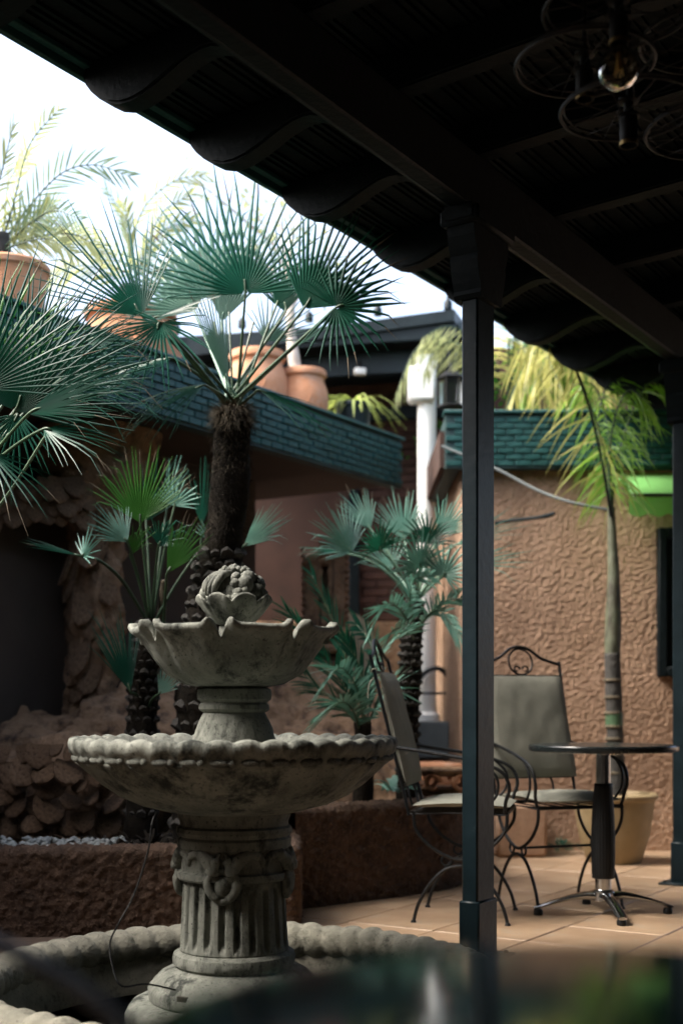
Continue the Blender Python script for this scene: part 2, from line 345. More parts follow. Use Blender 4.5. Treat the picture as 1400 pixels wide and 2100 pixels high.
# right-hand salmon building
rb = root('salmon_building', (.73, 7.8, 0), 'salmon stucco building with green tiled parapet behind the bistro table', 'building')
B0 = rb.location.copy()
W = sweep([(.73, 9.9), (.73, 7.84), (.76, 7.8), (3.4, 7.8)], [(0, -.02), (0, 2.42)], .0075, .0078, 80, fine=True)
obj('wall', W, M['stucco'], rb, off=B0, sharp=None)
g = G(); g.box((2.25, 8.6, 2.46), (3.3, 1.7, .22)); obj('roof_slab', g, M['redwall'], rb, smooth=False, off=B0)
def fascia(parent, off, A, d, ln, z0, z1, nrm, name='parapet_band', mx=300, tl=.105, th=.036):
    """band of small glazed blocks in running bond; A start, d direction, nrm outward"""
    d = Vector(d); nrm = Vector(nrm); A = Vector(A); a = atan2(d.y, d.x)
    g = G(); g.box(A+d*ln/2-nrm*.045+Vector((0, 0, (z0+z1)/2)), (ln, .08, z1-z0), a)
    band = obj(name, g, M['fasciabase'], parent, smooth=False, off=off)
    rows = int((z1-z0-.03)/th); hh = (z1-z0-.03)/rows
    me = mesh('block', G().box((0, 0, 0), (tl-.007, .014, hh-.007), 0, .003), M['fascia'], True, sharp=30)
    cnt = 0
    for i in range(int(ln/tl)+1):
        for j in range(rows):
            x = (i+.5*(j % 2))*tl+tl*.5
            if x > ln-tl*.5 or cnt >= mx: continue
            o = obj('block', me, None, band); cnt += 1
            o.location = A+d*x+nrm*random.uniform(-.006, .003)+Vector((0, 0, z0+.012+(j+.5)*hh))-off; o.rotation_euler = (random.uniform(-.05, .05), 0, a+random.uniform(-.03, .03))
    g = G(); g.box(A+d*ln/2-nrm*.05+Vector((0, 0, z1+.011)), (ln+.02, .14, .02), a, .004); obj('coping', g, M['fascia'], parent, off=off)
    return band
fascia(rb, B0, (.63, 7.70, 0), (1, 0, 0), 2.1, 2.335, 2.665, (0, -1, 0), mx=140)
g = G(); g.box((.675, 8.8, 2.5), (.08, 2.1, .33)); obj('side_parapet', g, M['fasciabase'], rb, smooth=False, off=B0)
# door frame and shutter at the far right
g = G()
for a, b in (((1.935, 1.07), (1.985, 1.98)), ((2.72, 1.07), (2.79, 1.98)), ((1.985, 1.91), (2.72, 1.98)), ((1.985, 1.07), (2.72, 1.13))):
    g.box(((a[0]+b[0])/2, 7.775, (a[1]+b[1])/2), (b[0]-a[0], .08, b[1]-a[1]), 0, .006)
wf = obj('window_frame', g, M['wood'], rb, off=B0)
for i in range(6):
    g = G(); g.box((1.97+.0625+i*.125, 7.79, 1.52), (.118, .03, .78), 0, .004); obj('shutter_plank', g, M['wood'], wf, off=B0)

# left building: flat roof on a deep soffit, dark wall behind
lb = root('brown_building', L(0, 2.9, 0), 'low brown plaster building with deep green tiled roof edge behind the fan palms', 'building')
A0 = lb.location.copy()
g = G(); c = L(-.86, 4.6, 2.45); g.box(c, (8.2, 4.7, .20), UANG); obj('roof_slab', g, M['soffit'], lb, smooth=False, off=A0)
g = G(); g.box(L(-1.0, 3.0, 1.2), (7.2, .2, 2.4), UANG); obj('wall', g, M['darkwall'], lb, smooth=False, off=A0)
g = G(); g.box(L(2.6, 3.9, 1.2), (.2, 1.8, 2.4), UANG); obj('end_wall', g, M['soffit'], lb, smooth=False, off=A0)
FA = L(3.28, 2.2, 0)
fascia(lb, A0, FA, -U, 8.2, 2.335, 2.645, -N, name='roof_edge', mx=300)
# dark timber lintel and sculpted frame round the flat panel
g = G(); g.box(L(-.9, 2.86, 1.95), (3.3, .08, .14), UANG, .01); obj('lintel', g, M['wood'], lb, off=A0)

# terrace, far wall and canopy
g = G(); g.box((-.1, 9.45, .66), (1.66, 1.7, .25), 0, .01)
struct(obj('terrace', g, M['grey']))
g = G(); g.box((-.1, 9.5, .25), (1.6, 1.6, .56)); struct(obj('terrace_base', g, M['redwall'], smooth=False))
fw = root('brick_wall', (.2, 10.35, 0), 'red brown brick wall in shade under the far canopy', 'wall'); W0 = fw.location.copy()
g = G(); g.box((.4, 10.4, 1.9), (5.4, .2, 3.8)); obj('core', g, M['redwall'], fw, smooth=False, off=W0)
g = G(); g.box((.4, 10.28, .8), (5.4, .06, 1.55), 0, .01); obj('dado', g, M['rock'], fw, off=W0)
bme = mesh('brick', G().box((0, 0, 0), (.208, .03, .059), 0, .004), M['brick'], True, sharp=30)
cnt = 0
for j in range(30):
    for i in range(11):
        x = .17+(i+.5*(j % 2))*.215; z = 1.62+j*.066
        if cnt >= 298 or x > 1.2 or z > 3.55: continue
        o = obj('brick', bme, None, fw); o.location = Vector((x, 10.296, z))-W0+Vector((0, random.uniform(-.003, .003), 0)); cnt += 1
cn = root('far_canopy', (.2, 9.6, 3.3), 'dark flat canopy on a white column beyond the roof pots', 'canopy'); C0 = cn.location.copy()
g = G()
g.add([(-1.3, 9.25, 3.42), (.78, 8.78, 3.56), (1.6, 11.3, 3.56), (-.9, 11.6, 3.42), (-1.3, 9.25, 3.50), (.78, 8.78, 3.64), (1.6, 11.3, 3.64), (-.9, 11.6, 3.50)],
      [(3, 2, 1, 0), (4, 5, 6, 7), (0, 1, 5, 4), (1, 2, 6, 5), (2, 3, 7, 6), (3, 0, 4, 7)])
obj('roof_sheet', g, M['paint'], cn, smooth=False, off=C0)
dx = Vector((2.08, -.47, 0)).normalized(); an = atan2(dx.y, dx.x)
g = G(); g.box((-.26, 9.07, 3.52), (2.16, .05, .14), an, .006); g.box((-.26+.15, 9.25, 3.36), (1.9, .09, .16), an, .006); obj('edge_beam', g, M['paint'], cn, off=C0)
for i in range(5):
    g = G(); q = Vector((-1.2, 9.23, 3.6)).lerp(Vector((.74, 8.82, 3.65)), i/4); g.lathe([(.03, 0), (.03, .05), (.012, .075)], 10, q); obj('ridge_cap', g, M['paint'], cn, off=C0)
g = G(); g.box((-.1, 9.7, 3.1), (2.1, .08, .10), an, .006); obj('purlin', g, M['wood'], cn, off=C0)
wc = root('white_column', (.605, 9.0, .785), 'tall white round column standing on the grey step', 'column'); K0 = wc.location.copy()
g = G(); g.lathe([(.09, .785), (.09, .83), (.07, .85), (.066, .9), (.066, 3.28)], 28, (.605, 9.0, 0)); obj('shaft', g, M['white'], wc, off=K0)
g = G(); g.box((.565, 8.97, 3.16), (.19, .16, .25), 0, .02); obj('bracket', g, M['white'], wc, off=K0)
g = G(); g.box((.60, 9.0, 3.32), (.15, .15, .10), 0, .01); obj('capital', g, M['white'], wc, off=K0)

# ------------------------------------------------------------------ planters, rock grotto
def planter(name, label, poly, top, wth, fill, soilz, seed):
    r = root(name, (poly[0][0], poly[0][1], 0), label, 'planter'); o0 = r.location.copy()
    W = sweep(poly, [(0, -.02), (0, top-.02), (-.02, top), (-wth+.02, top), (-wth, top-.02), (-wth, top-.2)], .0095, .014, 46, seed=seed)
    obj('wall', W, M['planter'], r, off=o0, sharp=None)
    g = G(); nx = 30; (x0, y0, x1, y1) = fill; v = []
    for i in range(nx+1):
        for j in range(nx+1):
            x = x0+(x1-x0)*i/nx; y = y0+(y1-y0)*j/nx; v.append((x, y, soilz+.03*noise.noise(Vector((x*6, y*6, seed)))))
    g.add(v, [(i*(nx+1)+j, (i+1)*(nx+1)+j, (i+1)*(nx+1)+j+1, i*(nx+1)+j+1) for i in range(nx) for j in range(nx)])
    stuff(obj('soil', g, M['soil'], r, off=o0)); return r
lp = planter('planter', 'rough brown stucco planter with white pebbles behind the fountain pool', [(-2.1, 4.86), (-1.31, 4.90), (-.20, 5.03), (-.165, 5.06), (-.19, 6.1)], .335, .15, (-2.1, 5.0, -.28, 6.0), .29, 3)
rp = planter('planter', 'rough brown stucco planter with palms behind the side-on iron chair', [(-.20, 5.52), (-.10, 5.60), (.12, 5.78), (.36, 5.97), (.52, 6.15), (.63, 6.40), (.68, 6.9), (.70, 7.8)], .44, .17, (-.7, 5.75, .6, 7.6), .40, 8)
# the right planter's soil keeps behind its curved wall
so = [c for c in rp.children if c.name.startswith('soil')][0]
for v in so.data.vertices:
    w = v.co+rp.location; lim = 5.62+.86*max(0, w.x+.1)+.06
    if w.y < lim: v.co.y = min(lim, 7.55)-rp.location.y

def sm(a, b, x):
    x = min(1, max(0, (x-a)/(b-a))); return x*x*(3-2*x)
rk = root('rock_grotto', (-1.0, 6.0, .28), 'sculpted rock plaster mound with scale-like ledges under the palms', 'rockwork'); R0 = rk.location.copy()
def rock_h(x, y):
    yf = 5.62+.18*noise.noise(Vector((x*2.1, 0, 3)))+.75*sm(-1.15, -.5, x)
    h = .26+.40*sm(yf, yf+.13, y+.05*noise.noise(Vector((x*9, y*9, 0))))
    h += sm(yf+.1, yf+1.4, y)*(.12+.30*sm(-1.2, -.7, x)+.15*sm(-.2, -.5, x))
    lay = noise.noise(Vector((x*3.2, y*4.5, 1.7)))
    h += .07*lay+.10*round(2.6*lay)/2.6+.03*noise.noise(Vector((x*14, y*14, 5)))+.008*noise.noise(Vector((x*40, y*40, 2)))
    h -= .25*sm(.05, .35, x)+.0
    return h
nx, ny = 190, 150; v = []
for i in range(nx+1):
    for j in range(ny+1):
        x = -2.6+2.9*i/nx; ys = 5.62+.18*noise.noise(Vector((x*2.1, 0, 3)))+.75*sm(-1.15, -.5, x)-.10; y = ys+(8.0-ys)*(j/ny)**1.3; v.append((x, y, rock_h(x, y)))
g = G().add(v, [(i*(ny+1)+j, (i+1)*(ny+1)+j, (i+1)*(ny+1)+j+1, i*(ny+1)+j+1) for i in range(nx) for j in range(ny)])
obj('mound', g, M['rock'], rk, off=R0, sharp=None)
# scale: a rounded, slightly hooked leaf of plaster
g = G(); v = []; nn, mm_ = 8, 9
for i in range(nn+1):
    s = i/nn; w = .5*sqrt(max(0, 1-(max(0, s-.35)/.65)**2))*(1 if s > .1 else .9)
    for j in range(mm_):
        t = j/(mm_-1)*2-1; v.append((w*t, -.10*sin(pi*s*.6)*(1-t*t*.8)-.06*s*s, -s))
for i in range(nn+1):
    s = i/nn; w = .5*sqrt(max(0, 1-(max(0, s-.35)/.65)**2))
    for j in range(mm_):
        t = j/(mm_-1)*2-1; v.append((w*t*.94, .10, -s*.96))
f = []
for b_ in (0, 1):
    o_ = b_*(nn+1)*mm_
    for i in range(nn):
        for j in range(mm_-1):
            q = (o_+i*mm_+j, o_+(i+1)*mm_+j, o_+(i+1)*mm_+j+1, o_+i*mm_+j+1); f.append(q if b_ == 0 else q[::-1])
for i in range(nn):
    for j in (0, mm_-1):
        a, b_ = i*mm_+j, (i+1)*mm_+j; o_ = (nn+1)*mm_; f.append((a, a+o_, b_+o_, b_))
f.append(tuple(nn*mm_+j for j in range(mm_))+tuple((nn+1)*mm_+nn*mm_+j for j in range(mm_-1, -1, -1)))
sme = mesh('scale', G().add(v, f), M['rock'], True, sharp=60)
for row in range(5):
    for i in range(15):
        x = -2.0+i*.085+.042*(row % 2)+random.uniform(-.012, .012); z = .70-row*.075+.02*noise.noise(Vector((x*5, row, 0)))
        yf = 5.62+.18*noise.noise(Vector((x*2.1, 0, 3)))+.75*sm(-1.15, -.5, x)
        o = obj('scale', sme, None, rk); s = random.uniform(.06, .14)
        o.location = Vector((x, yf-.015+.01*row, z+.02))-R0; o.scale = (s, s, s*random.uniform(.9, 1.2)); o.rotation_euler = (random.uniform(-.8, .0), random.uniform(-.5, .5), random.uniform(-.5, .5))
# pilaster of drips left of the small palm, and drips over the dark panel
pl_ = root('plaster_pilaster', L(-.02, 2.75, .7), 'lumpy dripping plaster pilaster beside the flat dark panel', 'pilaster'); Q0 = pl_.location.copy()
pc = P(190, 1450, 6.65)
v = []; n_, m_ = 36, 90
for j in range(m_+1):
    z = .62+1.72*j/m_
    for k in range(n_):
        a = 2*pi*k/n_; p = Vector((cos(a), sin(a), z*2.2)); r = .115+.05*noise.noise(p*2.2)+.035*noise.noise(p*5)+.012*noise.noise(p*13)+.05*sm(1.0, .62, z)+.16*sm(1.75, 2.3, z)
        v.append((pc.x+1.15*r*cos(a), pc.y+.05+r*sin(a), z))
g = G().add(v, [(j*n_+k, j*n_+(k+1) % n_, (j+1)*n_+(k+1) % n_, (j+1)*n_+k) for j in range(m_) for k in range(n_)])
obj('core', g, M['rock'], pl_, off=Q0, sharp=None)
for i in range(24):
    z = .75+1.45*(i/24); a = random.uniform(-pi*.95, -pi*.05)
    o = obj('scale', sme, None, pl_); s = random.uniform(.09, .16)
    o.location = Vector((pc.x+.12*cos(a), pc.y+.05+.11*sin(a), z))-Q0; o.scale = (s, s*.8, s*1.5); o.rotation_euler = (random.uniform(-.4, 0), random.uniform(-.3, .3), a+pi/2)
dr = root('plaster_drips', P(60, 1040, 6.5), 'ragged fringe of plaster drips above the dark panel', 'plaster fringe'); D0 = dr.location.copy()
for row in range(3):
    for i in range(11):
        px_ = -70+i*24+12*(row % 2); q = P(px_, 985+row*26+random.uniform(-8, 8), 6.3+.0011*px_)
        o = obj('scale', sme, None, dr); s = random.uniform(.075, .12); o.location = q-D0; o.scale = (s, s, s*1.3); o.rotation_euler = (random.uniform(-.5, 0), random.uniform(-.2, .2), .5)
# pebbles and dark chips on the planter soil
g = G()
for i in range(330):
    px_ = random.uniform(5, 260); yy = random.uniform(5.02, 5.32); x = (px_-700)/F*yy; r = random.uniform(.008, .019)
    if noise.noise(Vector((x*7, yy*7, 1))) < -.25: continue
    g.ball((x, yy, .315+random.uniform(0, .022)), r, 1, (1, random.uniform(.7, 1), .7), Matrix.Rotation(random.uniform(0, 3), 3, 'Z'))
stuff(tag(obj('pebbles', g, M['pebble'], sharp=None), 'white pebbles strewn on the planter soil', 'pebbles'))
g = G()
for i in range(420):
    x = random.uniform(-1.15, -.25); yy = random.uniform(5.05, 5.5); r = random.uniform(.008, .02)
    g.box((x, yy, .305+random.uniform(0, .05)*noise.noise(Vector((x*5, yy*5, 4)))+.01), (r*2, r*1.3, r*.7), random.uniform(0, 6), .001, M=Matrix.Rotation(random.uniform(0, 6), 3, Vector((random.random(), random.random(), 1)).normalized()))
stuff(tag(obj('bark_chips', g, M['soil'], smooth=False), 'dark bark chips around the palm trunks', 'bark chips'))
# ================================================================== FOUNTAIN
pb = root('pool_basin', (PC.x, PC.y, -.12), 'round sunken fountain basin with twisted rope stone rim', 'basin')
def rope(i, r, z, a): return r
g = G(); n_, m_ = 420, 20; v = []
rnd = [random.uniform(.7, 1.15) for _ in range(80)]
for i in range(n_):
    a = 2*pi*i/n_
    for k in range(m_):
        ph = 2*pi*k/m_
        u = (a*60/(2*pi)+ph*.16) % 60; q = u % 1.0; lum = abs(sin(pi*(q**.8)))**.55
        big = rnd[int(u)]
        rr = .050+.017*lum*big+(.003*noise.noise(Vector((cos(a)*9, sin(a)*9, ph))))
        R_ = .765+rr*cos(ph)*1.05; v.append((R_*cos(a), R_*sin(a), .158+rr*sin(ph)))
g.add(v, [(i*m_+k, ((i+1) % n_)*m_+k, ((i+1) % n_)*m_+(k+1) % m_, i*m_+(k+1) % m_) for i in range(n_) for k in range(m_)])
obj('rope_rim', g, M['rim'], pb, sharp=None)
g = G(); g.lathe([(.70, 0), (.705, .05), (.72, .10), (.73, .15), (.80, .15), (.80, -.1)], 96); obj('wall', g, M['rim'], pb)
g = G(); g.lathe([(0.001, .0), (.715, .0)], 64, cap=False); obj('basin_floor', g, M['stone'], pb)

fc = Vector((-.325, 3.85, -.12)); ft = root('fountain', fc, 'two-tier weathered stone fountain topped by a carved fruit finial', 'fountain')
def FZ(y): return .884+(1450-y)*.001481+.12                  # local height of a picture row
def fobj(name, prof, n=96, fr=None, fz=None, parent=ft, sharp=35, m='stone', cap=True):
    g = G(); g.lathe(prof, n, (0, 0, 0), fr, fz, cap=cap); return obj(name, g, M[m], parent, sharp=sharp)
def rough(r, z, a, s=.0025): return r+s*noise.noise(Vector((cos(a)*r*30, sin(a)*r*30, z*30)))
z = FZ
fobj('plinth', [(.325, .0), (.328, z(2068)), (.318, z(2054)), (.295, z(2046)), (.26, z(2043))], fr=lambda i, r, zz, a: rough(r, zz, a)*(1-.018*(abs(cos(4*a))**8)))
base = fobj('base', [(.25, z(2045)), (.257, z(2040)), (.259, z(2022)), (.254, z(2014)), (.246, z(2010)), (.243, z(2005)), (.225, z(1992)), (.200, z(1983)), (.18, z(1979)), (.176, z(1977)), (.184, z(1971)), (.186, z(1960)), (.182, z(1951)), (.170, z(1946)), (.165, z(1944))], fr=lambda i, r, zz, a: rough(r, zz, a))
g = G(); a = radians(-90-31); rr = .252; g.box((rr*cos(a), rr*sin(a), z(2016)), (.036, .012, .017), a+pi/2, .002); obj('outlet_plate', g, M['soil'], base)
# fluted shaft
zs = [z(1944)+(z(1800)-z(1944))*i/40 for i in range(41)]
def flute(i, r, zz, a):
    e = min(1, max(0, (zz-z(1938))/.03))*min(1, max(0, (z(1806)-zz)/.02)) if z(1938) < zz < z(1806) else 0
    return rough(r, zz, a, .0015)-.017*e*max(0, cos(22*a))**.7
fobj('shaft', [(.164-.011*((q-zs[0])/(zs[-1]-zs[0])), q) for q in zs], 440, flute, sharp=None)
fz_ = fobj('capital', [(.153, z(1800)), (.168, z(1799)), (.173, z(1794)), (.172, z(1784)), (.162, z(1781)), (.160, z(1778)), (.160, z(1740)), (.163, z(1737)), (.172, z(1733)), (.173, z(1717)), (.166, z(1712)), (.171, z(1709)), (.176, z(1703)), (.174, z(1694)), (.165, z(1690)), (.164, z(1683)), (.170, z(1672)), (.172, z(1655))], fr=lambda i, r, zz, a: rough(r, zz, a, .0015))
def cyl(th, zz, r): a = radians(th-90); return Vector((r*cos(a), r*sin(a), zz))
for kq in range(4):
    b0 = -7+kq*90
    g = G()
    for s in (-1, 1):
        g.tube(spline([cyl(b0+s*3, z(1738), .160), cyl(b0+s*6, z(1752), .168), cyl(b0+s*9, z(1768), .172), cyl(b0+s*11, z(1779), .170)], 4), [.006]*4+[.016]*4+[.021]*4+[.012], 10)
        g.tube(spline([cyl(b0+s*9, z(1770), .168), cyl(b0+s*17, z(1752), .166), cyl(b0+s*28, z(1742), .163), cyl(b0+s*40, z(1748), .161), cyl(b0+s*45, z(1766), .159)], 5), [.021]*5+[.019]*5+[.013]*5+[.010]*5+[.008], 10)
        g.tube(spline([cyl(b0+s*11, z(1779), .168), cyl(b0+s*15, z(1795), .172), cyl(b0+s*11, z(1818), .168), cyl(b0+s*4, z(1829), .162)], 4), [.010]*4+[.014]*4+[.014]*4+[.008], 10)
    obj('swag', g, M['stone'], fz_, sharp=None)
    g = G(); g.ball(cyl(b0, z(1803), .158), .030, 3, (.85, .85, 1.12)); obj('medallion', g, M['stone'], fz_, sharp=None)
    g = G(); pts = [cyl(b0+11*cos(q), z(1803)+.044*sin(q), .160) for q in [2*pi*i/28 for i in range(28)]]; g.tube(pts, .012, 8, closed=True); obj('medallion_ring', g, M['stone'], fz_, sharp=None)
# lower bowl
NW = 40
def lip(i, r, zz, a):
    if 8 <= i <= 13: return rough(r, zz, a)+.0022*abs(cos(NW/2*a))-.001-(.006 if i == 8 else 0)
    if i < 8: return rough(r, zz, a)+.009*(i/8)*cos(24*a+zz*22)+.002*noise.noise(Vector((a*6, zz*8, 0)))
    return r
def lipz(i, r, zz, a):
    if 9 <= i <= 14: return zz+.0105*(abs(cos(NW/2*a))**.8-.5)*(1 if i > 9 else 1.3)
    return zz
lbowl = fobj('lower_bowl', [(.14, z(1668)), (.20, z(1662)), (.28, z(1648)), (.345, z(1628)), (.395, z(1604)), (.432, z(1582)), (.456, z(1566)), (.468, z(1558)), (.474, z(1556)), (.482, z(1542)), (.490, z(1536)), (.494, z(1524)), (.490, z(1516)), (.475, z(1512)), (.455, z(1516)), (.435, z(1530)), (.36, z(1570)), (.25, z(1600)), (.1, z(1606))], 432, lip, lipz, sharp=None)
bead = mesh('bead', G().ball((0, 0, 0), 1, 2, (1, 1, 1)), M['stone'], True)
for i in range(108):
    a = 2*pi*i/108; lng = i % 3 == 0
    if i % 3 == 2: continue
    o = obj('bead', bead, None, lbowl); a2 = a+(.0 if lng else .012); o.location = (.474*cos(a2), .474*sin(a2), z(1551)); o.rotation_euler = (0, 0, a2+pi/2); o.scale = (.027 if lng else .011, .011, .011)
# neck
fobj('neck', [(.15, z(1600)), (.135, z(1530)), (.121, z(1508)), (.116, z(1495)), (.106, z(1478)), (.096, z(1466)), (.092, z(1461)), (.099, z(1459)), (.106, z(1454)), (.106, z(1446)), (.100, z(1441)), (.104, z(1438)), (.112, z(1434)), (.1135, z(1424)), (.112, z(1414)), (.104, z(1411)), (.098, z(1409))], fr=lambda i, r, zz, a: rough(r, zz, a, .002))
# upper bowl: eight petals with folded notches
def dl(a):                                    # angle in degrees from the nearest notch
    d = (math.degrees(a)+90+3) % 45; return d-45 if d > 22.5 else d
def upr(i, r, zz, a):
    d = dl(a); w = min(1, i/6)
    r2 = rough(r, zz, a)+w*(-.036*math.exp(-(d/5.5)**2)+.010*cos(radians(d*8)))
    if i in (6, 7, 8): r2 += .012*math.exp(-((abs(d)-6.5)/2.6)**2)
    return r2
def upz(i, r, zz, a):
    d = dl(a); k = {5: .35, 6: .75, 7: 1, 8: 1, 9: 1, 10: .9, 11: .5}.get(i, 0)
    return zz+k*(.015*math.exp(-((abs(d)-6)/2.8)**2)-.040*math.exp(-(d/2.3)**2))+.003*noise.noise(Vector((a*3, zz*5, 2)))
fobj('upper_bowl', [(.095, z(1409)), (.15, z(1403)), (.205, z(1382)), (.242, z(1352)), (.266, z(1328)), (.286, z(1312)), (.305, z(1303)), (.311, z(1296)), (.307, z(1290)), (.298, z(1289)), (.285, z(1298)), (.26, z(1322)), (.20, z(1370)), (.08, z(1388))], 640, upr, upz, sharp=None)
# finial
fin = fobj('finial', [(.06, z(1390)), (.045, z(1330)), (.046, z(1285)), (.040, z(1283)), (.060, z(1278)), (.085, z(1262)), (.104, z(1246)), (.117, z(1236)), (.115, z(1231)), (.106, z(1238)), (.08, z(1256)), (.02, z(1260))], 320,
           lambda i, r, zz, a: r+(-.014*math.exp(-(dl(a-.05)/5)**2)+.003*cos(radians(dl(a-.05)*8)) if i > 4 else 0),
           lambda i, r, zz, a: zz+(.024*(cos(radians(dl(a-.05)*0+0))*(1-((22.5-abs(dl(a-.05)))/22.5)**2)-.35)*min(1, max(0, (i-4)/3)) if 4 < i < 10 else 0), sharp=None)
fcn = Vector((0, 0, z(1226))); RB = .088
g = G(); g.ball(fcn, RB*.90, 3, (1, 1, 1.02)); obj('fruit_core', g, M['stone'], fin, sharp=None)
def sp(az, el, r=RB): a = radians(az-90); e = radians(el); return fcn+Vector((r*cos(e)*cos(a), r*cos(e)*sin(a), r*sin(e)))
for az0 in (-60, -47, -35, -24, 170):
    g = G(); pts = spline([sp(az0*.35+(0 if az0 < 100 else az0*.65), 62, RB*.93), sp(az0*.8-4+(0 if az0 < 100 else az0*.2), 42, RB*1.06), sp(az0*1.0-8, 22, RB*1.08), sp(az0*1.12-14, 4, RB*.98)], 5)
    m = len(pts); g.tube(pts, [.004+.0085*sin(pi*min(1, (i+1.2)/(m+1)))**.6 for i in range(m)], 10); obj('banana', g, M['stone'], fin, sharp=None)
for az, el, r in ((30, 26, .030), (52, 44, .026), (14, 5, .020), (62, 10, .030), (-8, -8, .015), (2, -22, .013), (34, -14, .026), (85, 30, .028), (95, 0, .026), (120, 20, .028), (-85, 10, .028), (-105, 30, .027), (-120, -5, .027), (140, -5, .027), (-150, 20, .027), (-70, -18, .018), (-48, -20, .016), (-30, -18, .014), (75, -18, .02)):
    g = G(); g.ball(sp(az, el, RB*.9), r, 2, (1, 1, .95), jit=.12); obj('round_fruit', g, M['stone'], fin, sharp=None)
for i in range(60):
    az = random.uniform(0, 360); el = random.uniform(-22, 55)
    if -75 < (az if az < 180 else az-360) < -8 and el > -4: continue
    g = G(); g.ball(sp(az, el, RB*random.uniform(.93, 1.02)), random.uniform(.009, .019), 2, (1, 1, .95), jit=.15); obj('round_fruit', g, M['stone'], fin, sharp=None)
for i in range(34):
    az = random.uniform(0, 360); el = random.uniform(56, 90); q = sp(az, el, RB*random.uniform(.98, 1.06)); g = G(); g.ball(q, random.uniform(.009, .013), 1); obj('grape', g, M['stone'], fin, sharp=None)
for i in range(16):
    az = random.uniform(62, 100); el = random.uniform(5, 50); g = G(); g.ball(sp(az, el, RB*1.08), .010, 1); obj('grape', g, M['stone'], fin, sharp=None)
for i in range(4):
    g = G(); c = sp(-52+i*9, -6-4*(i % 2), RB*1.0); g.ball(c, .016, 2, (.4, .6, 1), Matrix.Rotation(radians(-50+i*25), 3, 'Y'), jit=.3); obj('carved_leaf', g, M['stone'], fin, sharp=None)
# pump cable
pts = spline([P(322, 1662, 3.6), P(312, 1690, 3.58), P(304, 1745, 3.57), P(275, 1835, 3.56), P(243, 1895, 3.55), P(226, 1935, 3.55), P(232, 1985, 3.52), P(250, 2022, 3.5), P(300, 2018, 3.56), P(360, 2030, 3.62)], 6)
tag(obj('pump_cable', G().tube(pts, .0028, 6), M['iron']), 'thin black cable hanging from the lower fountain bowl into the pool', 'cable')

